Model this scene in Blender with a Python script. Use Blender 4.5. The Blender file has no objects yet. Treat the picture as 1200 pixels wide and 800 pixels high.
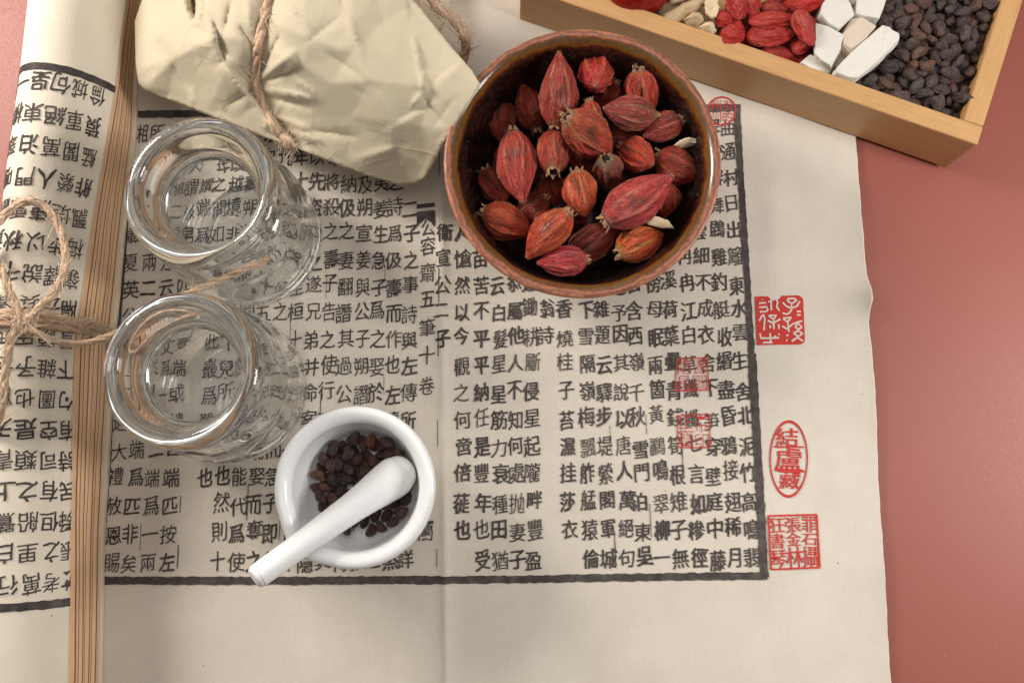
import bpy, bmesh, math, random
import numpy as np
from mathutils import Vector, Quaternion, Matrix, noise
from mathutils.geometry import delaunay_2d_cdt

random.seed(7)
S = bpy.context.scene
COL = S.collection
# ------------------------------------------------------------------ camera, light, exposure
# one unit is ten centimetres; z = 0 is the printed sheet
TH = math.atan(170 / 1150); F = 1150.0; H = 4.375
CAM = Vector((0, -H * math.tan(TH), H))
cd = bpy.data.cameras.new('camera'); cam = bpy.data.objects.new('camera', cd); COL.objects.link(cam)
cam.location = CAM; cam.rotation_euler = (TH, 0, 0)
cd.sensor_width = 36; cd.lens = F / 1200 * 36; cd.clip_start = .05; cd.clip_end = 200
S.camera = cam
W = bpy.data.worlds.new('World'); S.world = W; W.use_nodes = True
# the studio round the table: pale wall and ceiling behind and to the left, dark room in front
wt = W.node_tree; bgn = wt.nodes['Background']
wc = wt.nodes.new('ShaderNodeTexCoord'); wd = wt.nodes.new('ShaderNodeVectorMath'); wd.operation = 'DOT_PRODUCT'
wd.inputs[1].default_value = Vector((-.35, .75, .56)); wt.links.new(wc.outputs['Generated'], wd.inputs[0])
wr = wt.nodes.new('ShaderNodeValToRGB'); wt.links.new(wd.outputs['Value'], wr.inputs[0])
wr.color_ramp.elements[0].position = .0; wr.color_ramp.elements[0].color = (.10, .095, .09, 1)
wr.color_ramp.elements[1].position = .85; wr.color_ramp.elements[1].color = (.62, .60, .575, 1)
wt.links.new(wr.outputs[0], bgn.inputs[0]); bgn.inputs[1].default_value = .95
S.view_settings.view_transform = 'Standard'; S.view_settings.look = 'None'
S.view_settings.exposure = -.06; S.view_settings.gamma = 1
def lamp(name, loc, tgt, sx, sy, power, col):
    l = bpy.data.lights.new(name, 'AREA'); l.shape = 'RECTANGLE'; l.size = sx; l.size_y = sy
    l.energy = power; l.color = col
    o = bpy.data.objects.new(name, l); COL.objects.link(o); o.location = loc
    o.rotation_euler = (Vector(tgt) - Vector(loc)).to_track_quat('-Z', 'Y').to_euler()
    return o
lamp('softbox_key', (-4.7, 3.0, 3.4), (-.6, .2, 0), 1.8, 1.8, 415, (1.0, .935, .86))
lamp('softbox_fill', (4.7, -.3, 3.1), (0, 0, 0), 1.6, 1.9, 215, (1.0, .975, .95))
lamp('added_top_fill', (.2, .6, 6.4), (0, 0, 0), 2.4, 2.4, 60, (1.0, .97, .94))  # added overhead fill to lighten the inside of the mortar
S.cycles.use_denoising = True
S.cycles.caustics_refractive = True; S.cycles.caustics_reflective = True
S.cycles.max_bounces = 32; S.cycles.transmission_bounces = 32; S.cycles.glossy_bounces = 12; S.cycles.blur_glossy = .3
S.cycles.sample_clamp_indirect = 6

def P(px, py, z=0.0):
    """a point of the photograph at height z"""
    u = (px - 600) / F; v = (400 - py) / F
    d = Vector((u, v * math.cos(TH) + math.sin(TH), v * math.sin(TH) - math.cos(TH)))
    return CAM + d * ((z - CAM.z) / d.z)
def interp(x, pts): return float(np.interp(x, [p[0] for p in pts], [p[1] for p in pts]))
def smooth(a, b, x):
    t = np.clip((x - a) / (b - a), 0, 1); return t * t * (3 - 2 * t)
# ------------------------------------------------------------------ scene helpers
def tag(o, label=None, cat=None, group=None, kind=None):
    if label: o['label'] = label
    if cat: o['category'] = cat
    if group: o['group'] = group
    if kind: o['kind'] = kind
    return o
def empty(name, loc, label, cat, group=None):
    o = bpy.data.objects.new(name, None); COL.objects.link(o); o.location = loc
    o.empty_display_size = .05
    return tag(o, label, cat, group)
def obj(name, verts, faces, mats, parent=None, loc=None, sm=True, mi=None):
    """verts in world space; origin at loc or at the parent"""
    base = Vector(parent.location) if parent else Vector(loc or (0, 0, 0))
    me = bpy.data.meshes.new(name)
    me.from_pydata([(p[0] - base[0], p[1] - base[1], p[2] - base[2]) for p in verts], [], faces)
    for m in (mats if isinstance(mats, (list, tuple)) else [mats]): me.materials.append(m)
    if mi is not None: me.polygons.foreach_set('material_index', mi)
    me.polygons.foreach_set('use_smooth', [sm] * len(me.polygons))
    me.update()
    o = bpy.data.objects.new(name, me); COL.objects.link(o)
    if parent: o.parent = parent
    else: o.location = base
    return o
def grid_faces(nr, nc, closed=False, off=0):
    f = []
    for r in range(nr - 1):
        for c in range(nc if closed else nc - 1):
            a = off + r * nc + c; b = off + r * nc + (c + 1) % nc
            f.append((a, b, b + nc, a + nc))
    return f
def catmull(pts, n):
    pts = [Vector(p) for p in pts]; out = []
    for i in range(len(pts) - 1):
        p0 = pts[i - 1] if i else pts[0] * 2 - pts[1]; p1 = pts[i]; p2 = pts[i + 1]
        p3 = pts[i + 2] if i + 2 < len(pts) else pts[-1] * 2 - pts[-2]
        for k in range(n):
            t = k / n
            out.append(.5 * ((2 * p1) + (p2 - p0) * t + (2 * p0 - 5 * p1 + 4 * p2 - p3) * t * t + (3 * p1 - p0 - 3 * p2 + p3) * t ** 3))
    out.append(pts[-1]); return out
def lathe(prof, c, n=96, ax=None, disp=None):
    """revolve (r, h) about an axis through c"""
    ax = Vector(ax or (0, 0, 1)).normalized()
    u = ax.orthogonal().normalized(); w = ax.cross(u); c = Vector(c)
    v = []
    for r, h in prof:
        for i in range(n):
            a = 2 * math.pi * i / n
            p = c + ax * h + u * (r * math.cos(a)) + w * (r * math.sin(a))
            if disp: p = p + disp(p, r, a, h)
            v.append(p)
    return v, grid_faces(len(prof), n, True)
# ------------------------------------------------------------------ material helpers
class MT:
    def __init__(s, name):
        s.m = bpy.data.materials.new(name); s.m.use_nodes = True; s.t = s.m.node_tree
        s.b = s.t.nodes['Principled BSDF']
    def n(s, typ, ins=None, **kw):
        nd = s.t.nodes.new(typ)
        for k, v in kw.items(): setattr(nd, k, v)
        for k, v in (ins or {}).items(): s.set(nd.inputs[k], v)
        return nd
    def set(s, sock, v):
        if isinstance(v, bpy.types.NodeSocket): s.t.links.new(v, sock)
        elif isinstance(v, tuple) and len(v) == 3 and sock.type == 'RGBA': sock.default_value = (*v, 1)
        else: sock.default_value = v
    def P(s, **kw):
        for k, v in kw.items(): s.set(s.b.inputs[k.replace('_', ' ')], v)
    def coord(s, scale=(1, 1, 1), out='Object', rot=(0, 0, 0)):
        return s.n('ShaderNodeMapping', {'Vector': s.n('ShaderNodeTexCoord').outputs[out], 'Scale': scale, 'Rotation': rot}).outputs[0]
    def noise(s, vec, scale, detail=4, rough=.55, dist=0):
        return s.n('ShaderNodeTexNoise', {'Vector': vec, 'Scale': scale, 'Detail': detail, 'Roughness': rough, 'Distortion': dist}).outputs['Fac']
    def ramp(s, fac, stops):
        r = s.n('ShaderNodeValToRGB', {'Fac': fac}); e = r.color_ramp.elements
        while len(e) < len(stops): e.new(.5)
        for i, (p, c) in enumerate(stops):
            e[i].position = p; e[i].color = (*c, 1) if isinstance(c, tuple) else (c, c, c, 1)
        return r.outputs[0]
    def mix(s, fac, a, b, blend='MIX'):
        m = s.n('ShaderNodeMix', data_type='RGBA', blend_type=blend)
        s.set(m.inputs[0], fac); s.set(m.inputs[6], a); s.set(m.inputs[7], b); return m.outputs[2]
    def math(s, op, a, b=0.0, c=0.0):
        m = s.n('ShaderNodeMath', operation=op)
        for i, v in enumerate((a, b, c)): s.set(m.inputs[i], v)
        return m.outputs[0]
    def bump(s, h, strength=.2, dist=.01, nrm=None):
        i = {'Height': h, 'Strength': strength, 'Distance': dist}
        if nrm: i['Normal'] = nrm
        return s.n('ShaderNodeBump', i).outputs[0]

def mat_table():
    m = MT('terracotta_table'); c = m.coord()
    n = m.noise(c, 2.0, 3); g = m.noise(c, 160, 2)
    vo = m.n('ShaderNodeTexVoronoi', {'Vector': c, 'Scale': 9.0}); fl = m.math('MULTIPLY', m.math('LESS_THAN', vo.outputs['Distance'], .026), m.math('GREATER_THAN', m.n('ShaderNodeSeparateColor', {0: vo.outputs['Color']}).outputs[0], .72))
    m.P(Base_Color=m.mix(m.math('MULTIPLY', fl, .35), m.mix(m.math('MULTIPLY', n, .5), (.290, .085, .062), (.255, .073, .053)), (.62, .45, .40)), Roughness=m.ramp(g, [(.3, .40), (.7, .54)]),
        Normal=m.bump(g, .06, .004))
    m.b.inputs['Specular IOR Level'].default_value = .34
    return m.m
def mat_paper(name, col, dark, fibre=1.0, crease=0):
    m = MT(name)
    a = m.noise(m.coord((1, 26, 1)), 9, 4); b = m.noise(m.coord((26, 1, 1)), 9, 4); c = m.noise(m.coord(), 3.5, 5)
    fine = m.noise(m.coord(), 140, 2)
    w = m.math('MULTIPLY', m.math('ADD', a, b), .5)
    t = m.ramp(m.math('ADD', m.math('MULTIPLY', w, .75), m.math('MULTIPLY', fine, .25)), [(.36, 0.), (.64, 1.)])
    t2 = m.ramp(c, [(.35, 0.), (.7, 1.)])
    colr = m.mix(m.math('MULTIPLY', t, .75 * fibre), col, dark)
    colr = m.mix(m.math('MULTIPLY', t2, .38), colr, tuple(x * .86 for x in dark))
    vo = m.n('ShaderNodeTexVoronoi', {'Vector': m.coord(), 'Scale': 7.0}); fl = m.math('MULTIPLY', m.math('LESS_THAN', vo.outputs['Distance'], .032), m.math('GREATER_THAN', m.n('ShaderNodeSeparateColor', {0: vo.outputs['Color']}).outputs[0], .62))
    colr = m.mix(m.math('MULTIPLY', fl, .6), colr, (.16, .11, .08))
    nb = m.bump(w, .22, .006)
    if crease:
        wv = m.n('ShaderNodeMapping', {'Vector': m.n('ShaderNodeVectorMath', {0: m.n('ShaderNodeTexCoord').outputs['Object'], 1: m.n('ShaderNodeVectorMath', {0: m.n('ShaderNodeTexNoise', {'Scale': 3.0}).outputs['Color'], 'Scale': .25}, operation='SCALE').outputs[0]}, operation='ADD').outputs[0]}).outputs[0]
        mk = m.ramp(m.noise(m.coord(), 2.6, 2), [(.42, 0.), (.62, 1.)])
        for sc_, st_ in ((2.7, .50), (6.5, .20)):
            ve = m.n('ShaderNodeTexVoronoi', {'Vector': wv, 'Scale': sc_}, feature='DISTANCE_TO_EDGE').outputs['Distance']
            nb = m.bump(m.math('MULTIPLY', mk, m.ramp(ve, [(0., 1.), (.04, .45), (.30, 0.)])), st_ * crease, .010, nb)
    m.P(Base_Color=colr, Roughness=.85 - .2 * crease, Normal=nb)
    m.b.inputs['Specular IOR Level'].default_value = .25
    return m.m
def mat_flat(name, col, rough=.6, spec=.5, n_amt=.3, n_scale=20, coat=0, bump=0):
    m = MT(name); f = m.noise(m.coord(), n_scale, 5)
    m.P(Base_Color=m.mix(m.math('MULTIPLY', f, n_amt), col, tuple(x * .45 for x in col)), Roughness=rough)
    m.b.inputs['Specular IOR Level'].default_value = spec
    if coat: m.P(Coat_Weight=coat, Coat_Roughness=.08)
    if bump: m.P(Normal=m.bump(f, bump, .01))
    return m.m
def mat_ink():
    m = MT('black_ink'); a = m.noise(m.coord(), 26, 5, .7); b = m.noise(m.coord(), 5, 3)
    f = m.math('ADD', m.math('MULTIPLY', a, .7), m.math('MULTIPLY', b, .3))
    m.P(Base_Color=m.ramp(f, [(.36, (.045, .037, .035)), (.52, (.075, .063, .058)), (.68, (.14, .118, .10))]), Roughness=.85)
    m.b.inputs['Specular IOR Level'].default_value = .15
    return m.m
def mat_glass():
    m = MT('clear_glass'); f = m.noise(m.coord(), 5, 3)
    m.P(Base_Color=(.985, .995, .99), Roughness=.0, IOR=1.46, Transmission_Weight=1.0)
    return m.m
def mat_ceramic():
    m = MT('white_porcelain'); f = m.noise(m.coord(), 9, 3)
    m.P(Base_Color=m.mix(f, (.86, .86, .85), (.83, .83, .82)), Roughness=.16, Subsurface_Weight=.08, Subsurface_Radius=(.1, .1, .1), Subsurface_Scale=.1)
    return m.m
def mat_bisque():
    m = MT('matte_white_porcelain'); f = m.noise(m.coord(), 90, 3)
    m.P(Base_Color=(.85, .845, .835), Roughness=.40, Normal=m.bump(f, .05, .002))
    return m.m
def mat_wood(name, light, dark, sc=(1, 14, 14)):
    m = MT(name); c = m.coord(sc)
    n = m.noise(c, 5.5, 6, .6, .3); fi = m.noise(m.coord((sc[0] * 2, sc[1] * 5, sc[2] * 5)), 6, 3); big = m.noise(m.coord((.7, 3, 3)), 1.6, 2)
    col = m.ramp(n, [(.3, light), (.62, tuple(.55 * a + .45 * b for a, b in zip(light, dark))), (.8, dark)])
    col = m.mix(m.math('MULTIPLY', big, .35), col, tuple(x * .72 for x in light))
    col = m.mix(m.math('MULTIPLY', m.ramp(fi, [(.5, 0.), (.75, 1.)]), .35), col, tuple(x * .6 for x in dark))
    m.P(Base_Color=col, Roughness=.42, Normal=m.bump(fi, .12, .004))
    return m.m
def mat_bowl():
    m = MT('brown_black_glaze')
    sep = m.n('ShaderNodeSeparateXYZ', {0: m.n('ShaderNodeTexCoord').outputs['Object']})
    at = m.n('ShaderNodeAttribute', attribute_name='band').outputs['Fac']
    c = m.coord()
    wob = m.math('MULTIPLY', m.math('SUBTRACT', m.noise(c, 14, 4), .5), .10)
    wob2 = m.math('MULTIPLY', m.math('SUBTRACT', m.noise(c, 5, 3), .5), .06)
    f = m.math('ADD', m.math('ADD', at, wob), wob2)
    # band runs 0 outside foot .. 1 inside floor
    col = m.ramp(f, [(0.0, (.07, .018, .010)), (.18, (.20, .060, .028)), (.34, (.40, .135, .06)), (.405, (.47, .18, .085)), (.43, (.20, .070, .050)),
                     (.455, (.38, .135, .06)), (.472, (.15, .06, .032)), (.495, (.115, .072, .026)), (.525, (.20, .072, .010)), (.552, (.045, .012, .005)),
                     (.59, (.009, .006, .005)), (1.0, (.006, .005, .0045))])
    mott = m.noise(c, 42, 4)
    col = m.mix(m.math('MULTIPLY', m.ramp(mott, [(.45, 0.), (.7, 1.)]), .55), col, (.085, .022, .014))
    sp = m.n('ShaderNodeTexVoronoi', {'Vector': c, 'Scale': 38.0}).outputs['Distance']
    spm = m.math('MULTIPLY', m.math('LESS_THAN', sp, .13), m.math('GREATER_THAN', m.noise(c, 7, 2), .52))
    col = m.mix(m.math('MULTIPLY', spm, .35), col, (.22, .19, .14))
    m.P(Base_Color=col, Roughness=m.ramp(at, [(.0, .45), (.44, .42), (.50, .10), (1., .10)]), Normal=m.bump(mott, .06, .006))
    return m.m
def mat_pod():
    m = MT('dried_red_husk')
    oi = m.n('ShaderNodeObjectInfo'); c = m.coord((3, 11, 11)); c2 = m.coord()
    n = m.noise(c, 5, 6, .65, .6); b = m.noise(c2, 9, 3); fi = m.noise(m.coord((5, 24, 24)), 6, 5, .7)
    rid = m.n('ShaderNodeAttribute', attribute_name='ridge').outputs['Fac']
    end = m.n('ShaderNodeAttribute', attribute_name='crown').outputs['Fac']
    big = m.noise(c2, 4.5, 2)
    col = m.ramp(n, [(.28, (.15, .009, .009)), (.45, (.36, .022, .018)), (.6, (.50, .040, .027)), (.82, (.56, .075, .048))])
    col = m.mix(m.math('MULTIPLY', m.ramp(big, [(.45, 0.), (.7, 1.)]), .35), col, (.46, .075, .024))
    col = m.mix(m.math('MULTIPLY', m.ramp(b, [(.52, 0.), (.72, 1.)]), .75), col, (.075, .012, .010))
    vn = m.noise(m.coord((1.6, 10, 10)), 4.2, 3, .5, .8)
    vein = m.ramp(m.math('ABSOLUTE', m.math('SUBTRACT', vn, .5)), [(0., 1.), (.018, .55), (.045, 0.)])
    col = m.mix(m.math('MULTIPLY', vein, .18), col, (.56, .23, .13))
    col = m.mix(m.math('MULTIPLY', m.ramp(fi, [(.58, 0.), (.72, 1.)]), .15), col, (.50, .15, .09))
    col = m.mix(m.math('MULTIPLY', rid, .38), col, (.54, .18, .09))
    col = m.mix(m.math('MULTIPLY', end, .75), col, (.30, .15, .075))
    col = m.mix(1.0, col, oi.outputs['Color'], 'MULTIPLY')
    h = m.math('ADD', m.math('ADD', n, m.math('MULTIPLY', fi, .5)), m.math('MULTIPLY', vein, .45))
    m.P(Base_Color=col, Roughness=.29, Normal=m.bump(h, .9, .018))
    m.b.inputs['Specular IOR Level'].default_value = .45
    return m.m
def mat_seed():
    m = MT('dark_dried_seed')
    oi = m.n('ShaderNodeObjectInfo'); c = m.coord((.8, 2.3, 2.3)); n = m.noise(c, 2.2, 6, .68, .8); b = m.noise(m.coord(), 1.3, 3)
    tint = m.ramp(oi.outputs['Random'], [(0., (.050, .025, .019)), (.4, (.038, .028, .028)), (.62, (.042, .037, .044)), (.85, (.095, .034, .025)), (1., (.14, .060, .034))])
    col = m.mix(m.ramp(n, [(.4, 0.), (.72, .8)]), tint, (.19, .115, .08))
    col = m.mix(m.math('MULTIPLY', m.ramp(b, [(.5, 0.), (.7, 1.)]), .5), col, (.012, .009, .009))
    col = m.mix(1.0, col, oi.outputs['Color'], 'MULTIPLY')
    m.P(Base_Color=col, Roughness=.38, Normal=m.bump(n, 1.0, .012))
    return m.m
def mat_goji():
    m = MT('dried_berry_skin'); oi = m.n('ShaderNodeObjectInfo'); n = m.noise(m.coord((8, 26, 26)), 1.6, 6, .7, 1.0); b = m.noise(m.coord(), 14, 3)
    col = m.ramp(n, [(.3, (.30, .008, .008)), (.5, (.52, .020, .014)), (.75, (.66, .085, .055))])
    col = m.mix(m.math('MULTIPLY', m.ramp(b, [(.45, 0.), (.75, 1.)]), .5), col, (.55, .10, .075))
    col = m.mix(1.0, col, oi.outputs['Color'], 'MULTIPLY')
    m.P(Base_Color=col, Roughness=.38, Normal=m.bump(n, 1.0, .032), Subsurface_Weight=.12, Subsurface_Radius=(.08, .02, .02), Subsurface_Scale=.3)
    return m.m
def mat_twine():
    m = MT('jute_fibre'); at = m.n('ShaderNodeAttribute', attribute_name='fib').outputs['Fac']
    n = m.noise(m.coord(), 30, 4); f = m.noise(m.coord(), 110, 3)
    col = m.mix(n, (.52, .34, .215), (.66, .49, .35)); col = m.mix(m.math('MULTIPLY', m.ramp(f, [(.45, 0.), (.65, 1.)]), .55), col, (.30, .155, .08))
    col = m.mix(at, col, (.66, .50, .36))
    m.P(Base_Color=col, Roughness=.8, Normal=m.bump(f, .7, .006))
    return m.m
M = dict(
    table=mat_table(), sheet=mat_paper('aged_printed_paper', (.665, .60, .515), (.56, .495, .41)),
    cover=mat_paper('cream_book_paper', (.80, .71, .58), (.70, .60, .47), .6),
    pagedark=mat_paper('brown_page_edge', (.47, .25, .12), (.34, .16, .075), .9),
    page=mat_paper('tan_page_edge', (.80, .53, .325), (.70, .42, .235), .6), edge=mat_flat('page_gap_shade', (.24, .105, .050), .85, .2, .5, 12),  # last one: shade of the gaps between pages, put into the colour
    pagelight=mat_paper('cream_page', (.74, .60, .43), (.66, .52, .36), .6),
    wrap=mat_paper('pale_kraft_paper', (.545, .47, .335), (.50, .425, .295), .35, .7),
    ink=mat_ink(), red=mat_flat('red_seal_ink', (.55, .045, .035), .7, .2, .35, 70),
    glass=mat_glass(), porc=mat_ceramic(), bisq=mat_bisque(), bowl=mat_bowl(),
    wood=mat_wood('pale_bamboo', (.585, .335, .14), (.43, .215, .08)),
    pod=mat_pod(), seed=mat_seed(), goji=mat_goji(), twine=mat_twine(),
    husk=mat_flat('dry_calyx', (.40, .22, .12), .7, .3, .6, 30, bump=.4), hole=mat_flat('dark_hollow', (.02, .010, .008), .8, .2),
    chalk=mat_flat('white_chalky_root', (.73, .69, .62), .8, .25, .30, 24, bump=.55), peach=mat_flat('peach_chalky_root', (.66, .54, .43), .8, .25, .30, 20, bump=.5),
    slice=mat_flat('pale_root_slice', (.60, .43, .25), .75, .3, .7, 22, bump=.7), jujube=mat_flat('red_jujube_skin', (.26, .008, .008), .28, .5, .4, 6, bump=.15),
    chip=mat_flat('cream_wood_chip', (.72, .56, .36), .7, .3, .3, 24, bump=.3),
)
# ------------------------------------------------------------------ the table and the printed sheet
tv = [(-9, -9, -.022), (9, -9, -.022), (9, 9, -.022), (-9, 9, -.022)]
tag(obj('table_surface', tv, [(0, 1, 2, 3)], M['table'], sm=False), 'matte terracotta red tabletop under everything', 'table', kind='structure')

EDGE = [(-90, 985), (0, 992), (165, 1003), (250, 1008), (320, 1014), (340, 1018.5), (347, 1017), (365, 1016), (420, 1021), (480, 1025), (560, 1029), (640, 1034), (740, 1040), (800, 1044), (880, 1050)]
def sheet_h(px, py):
    """relief of the sheet: soft vertical folds, one sharp crease, a wavy free edge"""
    px = np.asarray(px, float); py = np.asarray(py, float)
    h = .0075 * np.sin(px / 47. + py / 900. + .6) + .0025 * np.sin(px / 21. + 1.3 + py / 400.) + .005 * np.sin(py / 85. + px / 330.)
    h = h + .016 * np.exp(-np.abs(px - (515 + py * .0105)) / 7.)
    h = h + .010 * np.exp(-((px - 352 - py * .02) / 14.) ** 2) + .007 * np.exp(-((px - 905) / 16.) ** 2) * np.exp(-((py - 265) / 90.) ** 2)
    xe = np.interp(py, [e[0] for e in EDGE], [e[1] for e in EDGE])
    lift = .010 + .012 * (np.sin(py / 33.) * .5 + .5) + .05 * np.exp(-((py - 352) / 16.) ** 2)
    h = h + lift * np.exp(-(xe - px) / 16.)
    return h
def sheet_pt(px, py, dz=0.0):
    p = P(px, py, 0); return Vector((p.x, p.y, float(sheet_h(px, py)) + dz))
nr, nc = 210, 330
tt = np.concatenate([np.linspace(0, .93, 280, endpoint=False), np.linspace(.93, 1, 50)])
vs = []
for r in range(nr):
    py = -90 + 970 * r / (nr - 1); xe = interp(py, EDGE) + .25 * math.sin(py / 7.) + .15 * math.sin(py / 2.9)
    pxs = 84 + (xe - 84) * tt; hs = sheet_h(pxs, np.full(nc, py))
    for c in range(nc):
        p = P(pxs[c], py, 0); vs.append((p.x, p.y, hs[c]))
sheet = obj('printed_sheet', vs, [tuple(reversed(f)) for f in grid_faces(nr, nc)], M['sheet'])
tag(sheet, 'large aged sheet of columned black print with red seals, lying flat on the table', 'printed sheet')
sheet.modifiers.new('thickness', 'SOLIDIFY').thickness = .005
sheet.modifiers['thickness'].offset = -1

# glyphs: outlines of the built-in font, roughened into a hand-cut look
fcu = bpy.data.curves.new('glyph_source', 'FONT'); fcu.resolution_u = 2; fcu.size = 1.0
fob = bpy.data.objects.new('glyph_source', fcu); COL.objects.link(fob)
GC = {}; GA = {}
def glyph(ch, bold=.012):
    if bold != 0 and (ch, 0.0) not in GC: glyph(ch, 0.0)
    k = (ch, round(bold, 3))
    if k not in GC:
        fcu.body = ch; fcu.offset = bold
        bpy.context.view_layer.update()
        me = fob.evaluated_get(bpy.context.evaluated_depsgraph_get()).to_mesh()
        bm = bmesh.new(); bm.from_mesh(me); fob.to_mesh_clear()
        bmesh.ops.remove_doubles(bm, verts=bm.verts, dist=1e-4)
        for _ in range(2):
            le = [e for e in bm.edges if e.calc_length() > .16]
            if le: bmesh.ops.subdivide_edges(bm, edges=le, cuts=1)
        bmesh.ops.triangulate(bm, faces=[f for f in bm.faces if len(f.verts) > 3])
        bm.verts.index_update()
        ar = sum(f.calc_area() for f in bm.faces)
        if bold == 0: GA[ch] = ar
        elif ar < GA.get(ch, 0) * (1.0 if bold > 0 else .55): bm.free(); GC[k] = GC[(ch, 0.0)]; return GC[k]
        GC[k] = ([(v.co.x - .5, v.co.y - .38) for v in bm.verts], [tuple(v.index for v in f.verts) for f in bm.faces])
        bm.free()
    return GC[k]
class Ink:
    def __init__(s): s.v = []; s.f = []
    def add(s, vs, fs):
        o = len(s.v); s.v += vs; s.f += [tuple(i + o for i in f) for f in fs]
    def char(s, ch, fn, sx, sy, rough=.026, bold=None, rot180=False, shear=.10, heavy=1.0):
        """fn maps local (x right, y up) to a point"""
        dbl = 0
        if bold is None:
            nv = len(glyph(ch, 0.)[0]); bold = random.choice([.0, .0, .003, .006]) if nv > 130 else random.choice([.0, .004, .009, .014])
            dbl = (random.choice([0, .012, .02, .03, .04]) if nv > 60 else random.choice([.01, .018, .028])) * heavy
        vs, fs = glyph(ch, bold); sd = Vector((random.uniform(0, 99), random.uniform(0, 99), 0))
        a = random.gauss(0, .03); ca, sa = math.cos(a), math.sin(a); kx = random.uniform(.92, 1.06) * sx; ky = random.uniform(.93, 1.06) * sy
        out = []
        for x, y in vs:
            q = Vector((x * 5.5, y * 5.5, 0)) + sd; q2 = q * .4
            d = noise.noise_vector(q) * rough + noise.noise_vector(q2) * rough * 1.6
            x2 = x + d.x; y2 = y + d.y + shear * x
            x3 = (x2 * ca - y2 * sa) * kx; y3 = (x2 * sa + y2 * ca) * ky
            if rot180: x3, y3 = -x3, -y3
            out.append(fn(x3, y3))
        s.add(out, fs)
        if dbl: s.add([p + Vector((dbl * sx, -dbl * .5 * sy, .0003)) for p in out], fs)
    def ribbon(s, pts, w, fn, jit=.0, step=.02):
        """a stroke of width w through local points"""
        pts = [Vector((*p, 0)) for p in pts]; dense = []
        for a, b in zip(pts, pts[1:]):
            n = max(1, int((b - a).length / step))
            dense += [a.lerp(b, k / n) for k in range(n)]
        dense.append(pts[-1]); vs = []
        for i, p in enumerate(dense):
            d = (dense[min(i + 1, len(dense) - 1)] - dense[max(i - 1, 0)]).normalized(); nn = Vector((-d.y, d.x, 0))
            w1 = w * .5 * (1 + jit * random.uniform(-1, 1)); w2 = w * .5 * (1 + jit * random.uniform(-1, 1))
            a = p + nn * w1; b = p - nn * w2; vs += [fn(a.x, a.y), fn(b.x, b.y)]
        s.add(vs, [(2 * i + 1, 2 * i + 3, 2 * i + 2, 2 * i) for i in range(len(dense) - 1)])

# the page: frame corners in the photograph, taken to the sheet
TL, TR, BR, BL = P(157, 134), P(863.5, 126), P(895, 674), P(119.5, 680)
def inv(p):
    d = p - CAM; c, s_ = math.cos(TH), math.sin(TH)
    zz = d.y * s_ - d.z * c; yy = d.y * c + d.z * s_
    return 600 + F * d.x / zz, 400 - F * yy / zz
def page_xy(u, v):
    a = TL.lerp(TR, u); b = BL.lerp(BR, u); return a.lerp(b, v)
def lift(p, dz):
    px, py = inv(p); return Vector((p.x, p.y, float(sheet_h(px, py)) + dz))
ULEFT = [(126, 0), (660, 0)]
def u_at(px, py):
    """u of a photo point on the page"""
    p = P(px, py); v = .5
    for _ in range(4):
        a = TL.lerp(BL, v); b = TR.lerp(BR, v); u = (p.x - a.x) / (b.x - a.x)
        a2 = TL.lerp(TR, u); b2 = BL.lerp(BR, u); v = (p.y - a2.y) / (b2.y - a2.y)
    return u, v
V0 = u_at(850, 149)[1]; V1 = u_at(880, 653)[1]
ROWV = lambda r: V0 + (V1 - V0) * r / 16
ink = Ink(); DZ = .0035
def page_char(ch, u, v, **kw):
    c = page_xy(u, v); ex = (page_xy(u + .01, v) - page_xy(u - .01, v)).normalized(); ey = (page_xy(u, v - .01) - page_xy(u, v + .01)).normalized()
    ink.char(ch, lambda x, y: lift(c + ex * x + ey * y, DZ), .0765, .091, **kw)
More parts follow.
